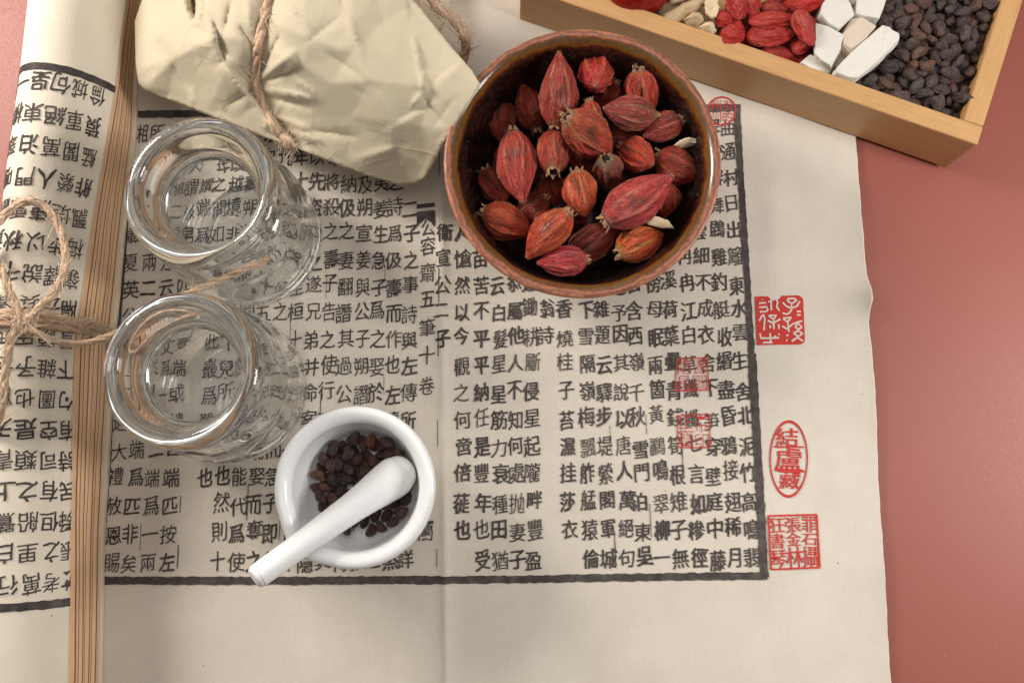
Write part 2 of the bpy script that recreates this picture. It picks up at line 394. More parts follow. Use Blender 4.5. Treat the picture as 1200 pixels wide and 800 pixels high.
# (x of the bottom row in the photograph, first row, characters)
COLS = [
 (881, 0, '曲通村日出籬東水雲生舍北泥竹高鳴翡'), (861, 0, '翠沙僻舞鵾雞釣艇收緡盡昏鴉接翅稀月'),
 (840, 0, '生初學扇雲細不成衣舍下笋穿壁庭中藤'), (819, 0, '刺簷地晴絲冉冉江白草纖纖七言如糝徑'),
 (798, 0, '楊花鋪白氈點溪荷葉疊青錢筍根雉子無'), (777, 0, '人見沙上鳧雛傍母眠兩箇黃鸝鳴翠柳一'),
 (754, 0, '行白鷺上青天窗含西嶺千秋雪門泊東吳'), (735, 0, '萬里船之類是也予因其說以唐人萬絕句'),
 (713, 0, '考之但有司空圖雜題云驛步堤縈閣軍城'), (692, 0, '故張舜民詩有句下雪隔嶺梅飄舴艋猿倫'),
 (667, 7, '香燒桂子苔濕挂莎衣'), (645, 7, '翁詩'),
 (626, 6, '邀鋤耕斸侵星起隴畔豐盈'), (606, 6, '忝屬他人不知何處抛妻子'), (586, 5, '苗云白髮星星筋力衰種田猶'), (565, 5, '苗苦不平平納任是豐年也受'),
 (541, 4, '人愴然以今觀之何啻倍蓰也'), (519, 4, '衞宣公二子'),
 (477, 3, '二子之事詩與左傳所書始末甚詳'), (457, 0, '乘舟之詩爲伋壽而作也左傳云衞宣公烝'), (438, 2, '夷姜生急子爲之娶於齊而美公取之'),
 (418, 0, '生壽及朔宣姜與公子朔譖急子宣公欲殺'), (398, 2, '納伋之妻翻譖其過公使諸齊使盜待'), (378, 0, '諸莘將殺之壽子告之使行不可壽子載其'),
 (358, 0, '旌以先盜殺之遂兄弟并命案宣公以魯隱'), (338, 0, '四年十二月立至桓十二年十一月卒凡十'), (317, 0, '有九年姑以即位之始便成亂而急子即急'),
 (297, 0, '以次年生勢須十五歲然後娶既娶而奪之'), (277, 0, '又生壽朔朔已能同母譖兄壽又能代爲使'), (257, 0, '者以越境非十歲以下兒所能辦也然則十'),
 (236, 0, '九年之間如何消破此最爲難曉也'), (216, 2, '謂端爲匹'), (196, 0, '今人謂縑帛一匹爲壹端或總言端匹按左'),
 (174, 0, '傳幣錦二兩注云二丈爲一端二端爲一兩'), (152, 0, '所謂匹也二兩二匹也然則以端爲匹非矣'), (131, 0, '湘山野錄載夏英公鎮襄陽遇大禮赦恩賜'),
]
for x, r0, txt in COLS:
    u = u_at(x, 653)[0]
    for i, ch in enumerate(txt):
        page_char(ch, u + random.gauss(0, .0012), ROWV(r0 + i) + random.gauss(0, .003), heavy=.95 if x > 510 else .35)
ut = u_at(500.5, 400)[0]
for i, (ch, py) in enumerate([('公', 266), ('容', 288), ('齋', 319), ('五', 350), ('筆', 384), ('十', 416), ('卷', 452), ('二', 604), ('蘭', 622)]):
    page_char(ch, ut, u_at(500, py)[1], bold=[.0, .0, .0, .012, .004, .012, .004, .006, .004][i])
# frame, fish-tail mark and the thin broken column rules
def px_fn(x, y): return sheet_pt(x, -y, DZ)
def rule(x0, y0, x1, y1, w, jit=.15, step=5):
    ink.ribbon([(x0, -y0), (x1, -y1)], w, px_fn, jit, step)
rule(155, 134, 868, 126, 8.5); rule(863.8, 130, 880, 415, 7.5); rule(880, 415, 895.5, 676, 10); rule(116, 680, 520, 679.3, 9.5); rule(520, 679.3, 899, 674, 9)
rule(157.5, 137, 131, 480, 4.5); rule(131, 480, 119, 677, 5.5)
def pxpoly(pts): ink.add([px_fn(x, -y) for x, y in pts], [tuple(reversed(range(len(pts))))])
pxpoly([(488, 239), (509.5, 237.5), (509.5, 242), (488, 244)]); pxpoly([(488, 247.5), (509.5, 246), (510, 264), (498.5, 255.5), (488, 264)])
def broken(x0, y0, x1, y1):
    t = 0
    while t < 1:
        l = random.uniform(.02, .14); t2 = min(1, t + l)
        rule(x0 + (x1 - x0) * t, y0 + (y1 - y0) * t, x0 + (x1 - x0) * t2, y0 + (y1 - y0) * t2, random.uniform(.6, 1.3), .3, 4); t = t2 + random.uniform(.04, .4)
for x0, x1 in [(390, 368), (352, 326), (183, 163), (232, 208), (312, 287), (452, 448), (515, 512), (742, 765), (782, 806), (700, 722)]:
    broken(x0, 170, x1, 665)
pr = obj('ink_print', ink.v, ink.f, M['ink'], sheet, sm=False)
print('glyph verts', len(ink.v))

# the red seals, each a part of the sheet
def seal(name, label, build, dz=DZ + .0008, mats='red'):
    k = Ink(); build(k)
    o = obj('seal_stamp', k.v, k.f, M[mats], sheet, sm=False); o['label'] = label; return o
def quad_fn(tl, tr, br, bl, dz=DZ + .0008):
    def fn(x, y):                                    # x 0..1 right, y 0..1 down
        px = (tl[0] * (1 - x) + tr[0] * x) * (1 - y) + (bl[0] * (1 - x) + br[0] * x) * y
        py = (tl[1] * (1 - x) + tr[1] * x) * (1 - y) + (bl[1] * (1 - x) + br[1] * x) * y
        return sheet_pt(px, py, dz)
    return fn
def seal_grid(k, fn, rows, bold, frame=.045):
    """rows: list of columns (x0, x1, [(char, y0, y1)])"""
    for x0, x1, cs in rows:
        for ch, y0, y1 in cs:
            k.char(ch, lambda x, y, x0=x0, x1=x1, y0=y0, y1=y1: fn((x0 + x1) / 2 + x * (x1 - x0), (y0 + y1) / 2 - y * (y1 - y0)), 1.06, 1.06, rough=.012, bold=bold, shear=0)
    if frame:
        k.ribbon([(0, 0), (1, 0)], frame, fn, .15, .05); k.ribbon([(1, 0), (1, 1)], frame, fn, .15, .05); k.ribbon([(1, 1), (0, 1)], frame, fn, .15, .05); k.ribbon([(0, 1), (0, 0)], frame, fn, .15, .05)
def s1(k):
    fn = quad_fn((793, 421), (829, 419), (830, 457), (791, 458))
    seal_grid(k, fn, [(.5, 1, [('書', 0, .5), ('圖', .5, 1)]), (0, .5, [('南', 0, .5), ('昌', .5, 1)])], -.012, .032)
def s2(k):
    fn = quad_fn((793, 487), (831, 485), (832, 524), (795, 524))
    seal_grid(k, fn, [(.5, 1, [('帝', 0, .55), ('印', .55, 1)]), (0, .5, [('正', 0, .45), ('寶', .45, 1)])], -.012, .032)
seal('seal', 'thin square red seal stamped over the print, upper of two', s1); seal('seal', 'thin square red seal stamped over the print, lower of two', s2)
def s3(k):
    fn = quad_fn((899.5, 604), (957, 602.5), (961, 664.5), (903, 666.5))
    seal_grid(k, fn, [(.66, 1, [('罪', .02, .33), ('石', .33, .58), ('攝', .58, 1)]), (.33, .66, [('張', .02, .33), ('金', .33, .58), ('林', .58, 1)]), (0, .33, [('狂', .02, .33), ('書', .33, .62), ('琴', .62, 1)])], .004, .035)
seal('seal', 'square red seal of nine dense characters beside the frame corner', s3)
def s4(k):
    fn = quad_fn((901, 493), (946, 493), (946, 582), (901, 582))
    pts = [(.5 + .49 * math.sin(a), .5 - .49 * math.cos(a)) for a in np.linspace(0, 2 * math.pi, 60)]
    k.ribbon(pts, .036, fn, .1, .03)
    for ch, cx, cy, sx, sy in [('結', .46, .22, .60, .24), ('一', .50, .345, .75, .26), ('盧', .50, .50, .78, .32), ('一', .52, .655, .78, .3), ('藏', .54, .77, .62, .26)]:
        k.char(ch, lambda x, y, cx=cx, cy=cy, sx=sx, sy=sy: fn(cx + x * sx, cy - y * sy), 1.05, 1.05, rough=.012, bold=.006, shear=-.03)
seal('seal', 'tall oval red seal in the right margin', s4)
def s5(k):
    fn = quad_fn((829, 113), (863, 113), (863, 147), (829, 147))
    pts = [(.5 + .48 * math.sin(a), .5 - .48 * math.cos(a)) for a in np.linspace(0, 2 * math.pi, 50)]
    k.ribbon(pts, .05, fn, .1, .04)
    seal_grid(k, fn, [(.52, .88, [('引', .12, .5), ('的', .5, .88)]), (.14, .5, [('州', .12, .5), ('川', .5, .88)])], .0, 0)
seal('seal', 'round red seal beside the bowl, half hidden', s5)
def s6(k):
    fn = quad_fn((884, 348), (940, 346.5), (942.5, 404), (886, 405), DZ + .0004)
    r = .12; pts = []
    for cx, cy, a0 in [(1 - r, r, -90), (1 - r, 1 - r, 0), (.03, .97, 90), (.03, .03, 180)]:
        for a in range(0, 91, 15):
            rr = r if cx > .5 else .03
            pts.append((cx + rr * math.cos(math.radians(a0 + a)), cy + rr * math.sin(math.radians(a0 + a))))
    c = len(k.v); k.add([fn(.5, .5)] + [fn(x, y) for x, y in pts], [(0, (i + 1) % len(pts) + 1, i + 1) for i in range(len(pts))])
plate = seal('seal', 'solid red rounded seal with pale seal-script characters', s6)
k = Ink(); fn6 = quad_fn((884, 348), (940, 346.5), (942.5, 404), (886, 405), DZ + .0012)
for st in [[(.66, .07), (.80, .06), (.86, .10), (.75, .17), (.65, .09)], [(.56, .14), (.64, .22), (.74, .26), (.86, .22), (.93, .12)], [(.75, .17), (.74, .30), (.66, .38), (.55, .36)],
           [(.85, .33), (.94, .33)], [(.85, .40), (.93, .40)], [(.14, .07), (.155, .075)], [(.07, .14), (.22, .14)], [(.07, .23), (.22, .22), (.25, .28), (.20, .32), (.08, .32)], [(.32, .07), (.32, .30)], [(.26, .12), (.32, .12)],
           [(.43, .08), (.46, .14), (.43, .22), (.49, .31)], [(.10, .42), (.16, .38), (.18, .48), (.15, .70)], [(.06, .50), (.12, .42)], [(.26, .40), (.42, .40), (.36, .48), (.26, .41)], [(.24, .50), (.34, .56), (.50, .48)], [(.35, .50), (.36, .68)], [(.28, .60), (.28, .66)], [(.46, .58), (.46, .68)],
           [(.56, .46), (.73, .45), (.65, .54), (.56, .47)], [(.53, .62), (.62, .68), (.76, .58), (.96, .52)], [(.65, .54), (.67, .74)], [(.80, .63), (.87, .58), (.95, .64), (.87, .70), (.80, .64)], [(.76, .77), (.86, .72), (.96, .78), (.86, .84), (.77, .78)], [(.72, .93), (.84, .86), (.95, .93)], [(.61, .81), (.66, .81)], [(.60, .91), (.63, .91)],
           [(.07, .76), (.08, .86), (.46, .86)], [(.28, .76), (.28, .93)], [(.12, .95), (.32, .95)], [(.44, .80), (.47, .78)], [(.36, .84), (.40, .82)]]:
    k.ribbon(st, .036, fn6, .2, .03)
mk = obj('seal_characters', k.v, k.f, M['sheet'], plate, sm=False)
mk.location = (0, 0, 0)
# ------------------------------------------------------------------ twine: three twisted strands and loose fibres
def twine(name, pts, R, parent, fuzz=60, sub=14, closed_ends=True, strands=3, label=None, seed=1, flen=.09):
    rnd = random.Random(seed); path = catmull(pts, sub); n = len(path)
    T = [(path[min(i + 1, n - 1)] - path[max(i - 1, 0)]).normalized() for i in range(n)]
    N = [T[0].orthogonal().normalized()]
    for i in range(1, n):
        q = N[-1] - T[i] * N[-1].dot(T[i]); N.append(q.normalized())
    vs, fs, at = [], [], []
    arc = [0.0]
    for i in range(1, n): arc.append(arc[-1] + (path[i] - path[i - 1]).length)
    m = 7
    for k in range(strands):
        o = len(vs)
        for i in range(n):
            a = 2 * math.pi * k / strands + arc[i] / R * .48
            B = T[i].cross(N[i]); d = N[i] * math.cos(a) + B * math.sin(a)
            c = path[i] + d * R * .40 * (1 + .15 * noise.noise(path[i] * 30))
            d2 = T[i].cross(d); rr = R * .64 * (1 + .28 * noise.noise(path[i] * 45 + Vector((k * 9, 0, 0))))
            for j in range(m):
                b = 2 * math.pi * j / m; vs.append(c + d * rr * math.cos(b) + d2 * rr * math.sin(b)); at.append(0.)
        fs += grid_faces(n, m, True, o); fs.append(tuple(o + j for j in range(m))); fs.append(tuple(o + (n - 1) * m + j for j in reversed(range(m))))
    for _ in range(fuzz):
        i = rnd.randrange(1, n - 1); L = rnd.uniform(.25, 1) * flen * (2.2 if rnd.random() < .06 else 1); B = T[i].cross(N[i]); a = rnd.uniform(0, 6.28)
        out = N[i] * math.cos(a) + B * math.sin(a)
        if out.z < -.2: out.z = -out.z
        d = (out * rnd.uniform(.2, .9) + T[i] * rnd.choice([-1, 1])).normalized(); p = path[i] + out * R * .75
        bend = Vector((rnd.gauss(0, 1), rnd.gauss(0, 1), rnd.gauss(0, .5))) * 9; o = len(vs); w = .0022; st = 6
        for s_ in range(st):
            for j in range(3):
                b = 2.094 * j; vs.append(p + (N[i] * math.cos(b) + B * math.sin(b)) * w * (1 - .6 * s_ / st)); at.append(1.)
            d = (d + bend * (L / st)).normalized(); p = p + d * L / st
        fs += grid_faces(st, 3, True, o)
    ob = obj(name, vs, fs, M['twine'], parent)
    a = ob.data.attributes.new('fib', 'FLOAT', 'POINT'); a.data.foreach_set('value', at)
    if label: ob['label'] = label
    return ob
# ------------------------------------------------------------------ the folded book at the left
Lx = [(-80, 55), (0, 50), (100, 40), (220, 27), (330, 16), (450, 2), (620, -12), (900, -26)]
Rx = [(-80, 155), (0, 148.5), (45, 142), (110, 134), (250, 109), (400, 88), (500, 84), (620, 82), (700, 81.5), (900, 79)]
Ex = [(-80, 167), (0, 163), (60, 158), (130, 156), (250, 143), (400, 130), (480, 127), (620, 117.5), (800, 113), (900, 111)]
ZP = [(-80, .48), (200, .56), (900, .58)]; ZE = [(-80, .22), (0, .24), (150, .31), (300, .36), (900, .37)]
NY, NS = 90, 90; Y0, Y1 = -80, 900
book = empty('folded_book', P(60, 400, 0), 'soft folded book of cream printed pages, upside down at the left, tied with jute twine', 'book')
RG = []; RS = []
def cross(py):
    ze = interp(py, ZE); zp = interp(py, ZP)
    R_ = P(interp(py, Rx), py, ze); Lq = P(interp(py, Lx), py, .2); y = R_.y
    xl, xr = Lq.x, R_.x; w = xr - xl
    pts = [(xl + .17 * w, .03), (xl + .045 * w, .09), (xl - .005, .22), (xl + .06 * w, .36), (xl + .24 * w, zp * .93), (xl + .46 * w, zp), (xl + .70 * w, zp - .02 - .02), (xl + .88 * w, ze + .45 * (zp - ze)), (xr, ze)]
    return [(p.x, y, p.y) for p in catmull([(a, b, 0) for a, b in pts], 10)]
for i in range(NY):
    py = Y0 + (Y1 - Y0) * i / (NY - 1); c = cross(py)
    d = [0.]
    for a, b in zip(c, c[1:]): d.append(d[-1] + math.dist(a, b))
    tot = d[-1]; ss = np.linspace(0, tot, NS); a = np.array(c)
    RG.append(np.stack([np.interp(ss, d, a[:, k]) for k in range(3)], 1)); RS.append(tot)
RG = np.array(RG); RS = np.array(RS)
for i in range(NY):                                   # soft waves in the cover
    for j in range(NS):
        k = noise.noise(Vector((RG[i, j, 0] * 2.5, RG[i, j, 1] * 1.1, 3))) * .012; RG[i, j, 2] += k * min(1, j / 12)
def roll_pt(se, py, dz=0.):
    """se: distance along the cover from its free edge"""
    fi = min(max((py - Y0) / (Y1 - Y0) * (NY - 1), 0), NY - 1.001); i = int(fi); t = fi - i
    tot = RS[i] * (1 - t) + RS[i + 1] * t; fj = min(max((1 - se / tot) * (NS - 1), 0), NS - 1.001); j = int(fj); q = fj - j
    p = (RG[i, j] * (1 - q) + RG[i, j + 1] * q) * (1 - t) + (RG[i + 1, j] * (1 - q) + RG[i + 1, j + 1] * q) * t
    tx = (RG[i, j + 1] - RG[i, j]); L = math.hypot(tx[0], tx[2]); nx, nz = -tx[2] / L, tx[0] / L
    return Vector((p[0] + nx * dz, p[1], p[2] + nz * dz))
cv = obj('cover_page', [tuple(p) for p in RG.reshape(-1, 3)], [tuple(reversed(f)) for f in grid_faces(NY, NS)], M['cover'], book)
sm_ = cv.modifiers.new('thickness', 'SOLIDIFY'); sm_.thickness = .012; sm_.offset = -1
rk = Ink()
ROLL = ['故張舜民詩有句下雪隔嶺梅飄舴艋猿倫', '考之但有司空圖雜題云驛步堤縈閣軍城', '萬里船之類是也予因其說以唐人萬絕句', '行白鷺上青天窗含西嶺千秋雪門泊東吳', '人見沙上鳧雛傍母眠兩箇黃鸝鳴翠柳一', '楊花鋪白氈點溪荷葉疊青錢筍根雉子無', '刺簷地晴絲冉冉江白草纖纖七言如糝徑']
def se_of(px, py):                                    # distance from the free edge of a photo point on the cover
    best = None
    for k in range(120):
        p = roll_pt(k * .01, py); q = inv(p)[0]
        if best is None or abs(q - px) < best[0]: best = (abs(q - px), k * .01)
    return best[1]
for ci, txt in enumerate(ROLL):
    for r, ch in enumerate(txt):
        py0 = 676 - (676 - 117) * r / 16 + 14
        t = r / 16; se = (.005 + .085 * t) + ci * .082 + random.gauss(0, .003)
        base = py0 - 10
        rk.char(ch, lambda x, y, se=se, base=base: roll_pt(se - x, base - y * 262, .0025), .080, .094, rot180=True, heavy=.5)
for py0, th in [(97, 8), (697, 10)]:
    for a in [0]:
        rk.ribbon([(-.0, 0), (1.25, 0)], th / 262, lambda x, y, py0=py0: roll_pt(x, py0 + y * 262 + 8, .0022), .12, .02)
obj('ink_print', rk.v, rk.f, M['ink'], book, sm=False)
# the edges of the folded pages under the cover
NP = 8
for k in range(NP):
    last = k == NP - 1; v = []; nprof = 9
    cuts = [.02, .19, .30, .43, .52, .66, .76, .90, 1.0]; f0, f1 = cuts[k], cuts[k + 1]
    for i in range(90):
        py = Y0 + (Y1 - Y0) * i / 89; ze = interp(py, ZE) - .006
        A = P(interp(py, Rx), py, ze); B = P(interp(py, Ex), py, .004)
        wob = .0030 * noise.noise(Vector((py / 90., k * .3, 1))) + .0008 * noise.noise(Vector((py / 12., k * 5.1, 7)))
        x = A.x + (B.x - A.x) * f0 + wob + .004 * noise.noise(Vector((k * 2.7, 4, py / 300.))) + (.022 if last else 0)
        zt, zb2 = ze * (1 - f0), ze * (1 - f1) + .003
        zb2 = max(zb2, .004); h = zt - zb2
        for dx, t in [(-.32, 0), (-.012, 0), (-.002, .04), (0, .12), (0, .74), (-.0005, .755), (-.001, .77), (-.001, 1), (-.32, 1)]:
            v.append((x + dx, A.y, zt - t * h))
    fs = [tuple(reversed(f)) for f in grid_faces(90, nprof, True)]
    mi = [1 if (i % nprof) in (5, 6) and not last else 0 for i in range(len(fs))]  # dark lower band painted as the shaded gap under each page
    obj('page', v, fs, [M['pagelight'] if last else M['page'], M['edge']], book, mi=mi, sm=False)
# the twine round the book and its bow
def wrap_pts(py, dpy, up=.012):
    pts = [roll_pt(s, py + dpy * (1 - s), up) for s in (1.05, .9, .75, .6, .45, .3, .18, .08, .0)]
    ze = interp(py, ZE); e = P(interp(py, Ex), py + dpy, .03); a = P(interp(py, Rx) + 4, py + dpy, ze - .06)
    return pts + [Vector((a.x + .02, a.y, a.z)), Vector((e.x + .005, a.y, .03))]
tw = twine('twine', wrap_pts(375, 3), .017, book, 120, 10, seed=2)
twine('twine', wrap_pts(385, -4), .018, book, 120, 10, seed=3)
twine('twine', wrap_pts(394, -6, .014), .0155, book, 90, 10, seed=4)
def rp(px, py, up): p = roll_pt(se_of(px, py), py); q = P(px, py, p.z + up); return q
knot = [P(18, 378, .60), P(26, 369, .625), P(35, 373, .635), P(35, 384, .625), P(25, 387, .635), P(22, 377, .65)]
twine('twine', knot, .017, book, 40, 12, seed=5, label='knot of the jute bow')
b1 = [P(30, 380, .63), P(46, 361, .65), P(63, 344, .66), P(74, 322, .65), P(77, 296, .64), P(70, 268, .64), P(57, 246, .65), P(38, 236, .66), P(20, 240, .66), P(3, 255, .65), P(-18, 276, .62), P(-30, 300, .58)]
twine('twine', b1, .0165, book, 110, 12, seed=6, label='large upper loop of the jute bow')
b2 = [P(29, 380, .64), P(18, 357, .65), P(9, 336, .65), P(0, 312, .64), P(-14, 286, .60)]
twine('twine', b2, .0165, book, 50, 12, seed=7)
b3 = [P(27, 377, .63), P(16, 394, .64), P(8, 420, .64), P(5, 450, .63), P(3, 474, .62), P(-4, 496, .60), P(-14, 515, .56)]
twine('twine', b3, .0165, book, 70, 12, seed=8)
b4 = [P(27, 377, .63), P(40, 388, .63), P(60, 398, .60), P(84, 403, .54), P(108, 400, .49), P(140, 388, .50), P(180, 366, .54), P(220, 344, .60), P(262, 326, .585), P(296, 311, .57), P(316, 303, .56)]
twine('twine', b4, .0135, book, 90, 14, seed=9, label='long loose tail of the jute twine running between the jars')
# ------------------------------------------------------------------ paper packet
pk = empty('paper_packet', P(350, 80, 0), 'bulging packet of crumpled cream paper tied with jute twine, behind the jars', 'paper packet')
OUT = [(172, -90, .30), (168, 0, .28), (159, 26, .26), (160, 74, .28), (163, 98, .27), (172, 107, .25), (185, 112, .23), (225, 127, .23), (262, 142, .24), (300, 157, .25), (340, 171, .26), (372, 183, .26), (400, 194, .25), (436, 207, .22), (470, 216, .20), (487, 215, .22), (500, 206, .30),
       (509, 189, .36), (521, 166, .46), (543, 131, .54), (563.5, 100, .585), (553, 83, .575), (530, 57, .56), (508, 30, .545), (494, 12, .54), (482, -2, .54), (474, -40, .54), (470, -90, .52)]
def seg_d(px, py, a, b):
    vx, vy = b[0] - a[0], b[1] - a[1]; t = max(0, min(1, ((px - a[0]) * vx + (py - a[1]) * vy) / (vx * vx + vy * vy)))
    dx, dy = px - a[0] - vx * t, py - a[1] - vy * t
    return math.hypot(dx, dy), t, (vx * dy - vy * dx)
CREASE = [  # x0 y0 x1 y1 height width kind
 ((250, 22), (262, 72), -.035, 9, 0), ((262, 72), (300, 121), .045, 8, 1), ((300, 121), (348, 168), .034, 7, 1), ((250, 30), (262, 72), .04, 7, 1), ((303, 92), (262, 60), .028, 8, 0), ((303, 96), (252, 48), -.03, 7, 0), ((305, 100), (268, 122), -.025, 8, 0),
 ((306, 92), (345, 62), .030, 9, 0), ((308, 96), (352, 80), -.022, 8, 0), ((308, 104), (372, 116), .022, 8, 0), ((310, 112), (366, 126), -.02, 8, 0), ((306, 84), (330, 40), -.022, 8, 0), ((372, 112), (346, 92), .014, 6, 0), ((345, 62), (330, 88), .018, 6, 0),
 ((484, 44), (494, 84), .020, 5, 0), ((494, 84), (497, 108), .022, 5, 0), ((497, 108), (483, 124), .020, 5, 0), ((512, 96), (541, 74), .016, 7, 1), ((320, 134), (362, 152), .024, 7, 0), ((330, 150), (378, 166), .02, 7, 0), ((362, 152), (420, 160), -.014, 9, 0),
 ((183, 46), (226, 108), -.022, 14, 0), ((226, 30), (248, 44), -.02, 9, 0), ((400, 20), (360, 50), -.015, 14, 0), ((405, 15), (425, 65), .012, 12, 0), ((455, 150), (510, 120), .010, 12, 1), ((420, 185), (466, 172), .012, 9, 0), ((280, 30), (300, 60), -.03, 8, 0), ((272, 0), (262, 45), -.026, 9, 0), ((290, 0), (296, 40), .02, 8, 0),
 ((225, -20), (228, 20), -.20, 6, 0), ((235, -20), (236, 22), .03, 4, 0), ((213, -20), (224, 24), .02, 4, 0), ((246, 30), (262, 60), .02, 4, 0), ((380, 60), (450, 110), -.008, 22, 0), ((330, 120), (312, 150), .018, 7, 0)]
rnd = random.Random(11)
for _ in range(34):
    x, y, a, L = rnd.uniform(175, 540), rnd.uniform(-60, 205), rnd.uniform(0, 3.14), rnd.uniform(18, 60)
    CREASE.append(((x, y), (x + L * math.cos(a), y + L * math.sin(a)), rnd.choice([-1, 1]) * rnd.uniform(.003, .010), rnd.uniform(4, 10), rnd.choice([0, 0, 1])))
def dome_z(px, py, db, zb):
    z = zb + .13 * (1 - math.exp(-db / 60.)) * (1 - .55 * float(smooth(380, 560, px))) + .10 * float(smooth(10, 130, db))
    return z + .05 * math.exp(-((px - 300) / 60.) ** 2 - ((py - 60) / 60.) ** 2)
def packet_z(px, py, db, zb):
    z = dome_z(px, py, db, zb)
    if FACET is not None:
        fz = facet_at(px, py)
        if fz is not None: z += (fz - z) * .97 * float(smooth(0, 10, db))
    k = float(smooth(0, 9, db)); c = 0
    for a, b, h, w, kind in CREASE:
        d, t, sd = seg_d(px, py, a, b)
        if d > 4 * w: continue
        e = math.sin(math.pi * min(max(t, .02), .98)) ** .5
        h *= 1.3; w *= .8
        if kind == 0: c += h * e * math.exp(-(d / w) * 1.6)          # sharp ridge
        else: c += h * e * math.exp(-(d / (2 * w))) * (.325 + .675 * math.tanh(sd / (math.dist(a, b) * 2.2)))
    dt = min(seg_d(px, py, (318, -10), (302, 90))[0], seg_d(px, py, (302, 90), (340, 171))[0])
    c -= .055 * math.exp(-(dt / 15.) ** 2)
    f = (abs(noise.noise(Vector((px / 34., py / 34., 5)))) - .25) * .004
    return z + k * (c + f)
FACET = None
bp = []
for i in range(len(OUT)):
    a, b = OUT[i], OUT[(i + 1) % len(OUT)]; L = math.dist(a[:2], b[:2]); n = max(1, int(L / 4.))
    for q in range(n):
        t = q / n; bp.append(tuple(a[j] * (1 - t) + b[j] * t for j in range(3)))
nb = len(bp); bxy = np.array([p[:2] for p in bp]); bz = np.array([p[2] for p in bp])
def inside(x, y):
    c = False; j = nb - 1
    for i in range(nb):
        if (bxy[i, 1] > y) != (bxy[j, 1] > y) and x < (bxy[j, 0] - bxy[i, 0]) * (y - bxy[i, 1]) / (bxy[j, 1] - bxy[i, 1]) + bxy[i, 0]: c = not c
        j = i
    return c
def wz(px, py):
    d = np.hypot(bxy[:, 0] - px, bxy[:, 1] - py); w = 1 / (d ** 2.2 + 1e-6); return d.min(), float((w * bz).sum() / w.sum())
r2 = random.Random(5); cp = [tuple(bxy[i]) for i in range(0, nb, 6)]; cz = [float(bz[i]) for i in range(0, nb, 6)]
for _ in range(900):
    x, y = r2.uniform(165, 560), r2.uniform(-85, 212)
    if inside(x, y) and wz(x, y)[0] > 12 and all(math.dist((x, y), q) > 26 + 12 * r2.random() for q in cp):
        cp.append((x, y)); cz.append(dome_z(x, y, *wz(x, y)) + r2.uniform(-.016, .016) * (1 if x < 400 else .7))
cv2, _, cf2, *_ = delaunay_2d_cdt([Vector(p) for p in cp], [], [], 0, 1e-5)
TRI = np.array([[cp[i] for i in f] for f in cf2]); TZ = np.array([[cz[i] for i in f] for f in cf2])
E1 = TRI[:, 1] - TRI[:, 0]; E2 = TRI[:, 2] - TRI[:, 0]; DET = E1[:, 0] * E2[:, 1] - E1[:, 1] * E2[:, 0]
def facet_at(px, py):
    q = np.array((px, py)) - TRI[:, 0]
    u = (q[:, 0] * E2[:, 1] - q[:, 1] * E2[:, 0]) / DET; v = (E1[:, 0] * q[:, 1] - E1[:, 1] * q[:, 0]) / DET
    ok = np.where((u >= -1e-6) & (v >= -1e-6) & (u + v <= 1 + 1e-6))[0]
    if not len(ok): return None
    i = ok[0]; return float(TZ[i, 0] + u[i] * (TZ[i, 1] - TZ[i, 0]) + v[i] * (TZ[i, 2] - TZ[i, 0]))
FACET = True
pts = [tuple(p) for p in bxy]; info = [(0., z) for z in bz]
y = -88
while y < 216:
    x = 158
    while x < 566:
        xx = x + rnd.uniform(-.8, .8); yy = y + rnd.uniform(-.8, .8)
        d = np.hypot(bxy[:, 0] - xx, bxy[:, 1] - yy); m_ = d.min()
        if m_ > 2.2 and inside(xx, yy):
            w = 1 / (d ** 2.2); pts.append((xx, yy)); info.append((m_, float((w * bz).sum() / w.sum())))
        x += 2.7
    y += 2.7
vv, _, ff, *_ = delaunay_2d_cdt([Vector(p) for p in pts], [(i, (i + 1) % nb) for i in range(nb)], [], 1, 1e-5)
assert len(vv) == len(pts)
top = [P(p[0], p[1], packet_z(p[0], p[1], *q) if q[0] > 0 else q[1]) for p, q in zip(pts, info)]
fsu = [tuple(reversed(f)) for f in ff]
# the tucked-in sides, down to the sheet
cxy = Vector((0, 0, 0)); cen = P(345, 60, 0); side = list(top[:nb]); f2 = []
rows = 7
for r in range(1, rows):
    t = r / (rows - 1)
    for i in range(nb):
        p = top[i]; px = bp[i][0]
        dirv = Vector((cen.x - p.x, cen.y - p.y, 0)).normalized(); over = .30 if px > 495 else .17
        q = p + dirv * over * (t ** .6); q.z = p.z * (1 - t) + .004; q += dirv * .02 * noise.noise(Vector((p.x * 5, p.y * 5, t * 3)))
        side.append(q)
sf = grid_faces(rows, nb, True)
o = obj('wrapper', top, [tuple(reversed(f)) for f in fsu], M['wrap'], pk)
mo = o.modifiers.new('thickness', 'SOLIDIFY'); mo.thickness = .006; mo.offset = -1
obj('wrapper_side', side, sf, M['wrap'], pk)
def pz(px, py):
    d = np.hypot(bxy[:, 0] - px, bxy[:, 1] - py); w = 1 / (d ** 2.2 + 1e-6); return packet_z(px, py, d.min(), float((w * bz).sum() / w.sum()))
tp = [P(x, y, pz(x, y) + .012) for x, y in [(322, -60), (319, -25), (315, 0), (309, 25), (304, 50), (300, 75), (301, 95), (305, 112), (311, 130), (320, 146), (330, 158)]] + [P(337, 165, .29), P(340, 171.5, .24), P(339, 172, .14)]
twine('twine', tp, .022, pk, 150, 14, seed=21, flen=.11)
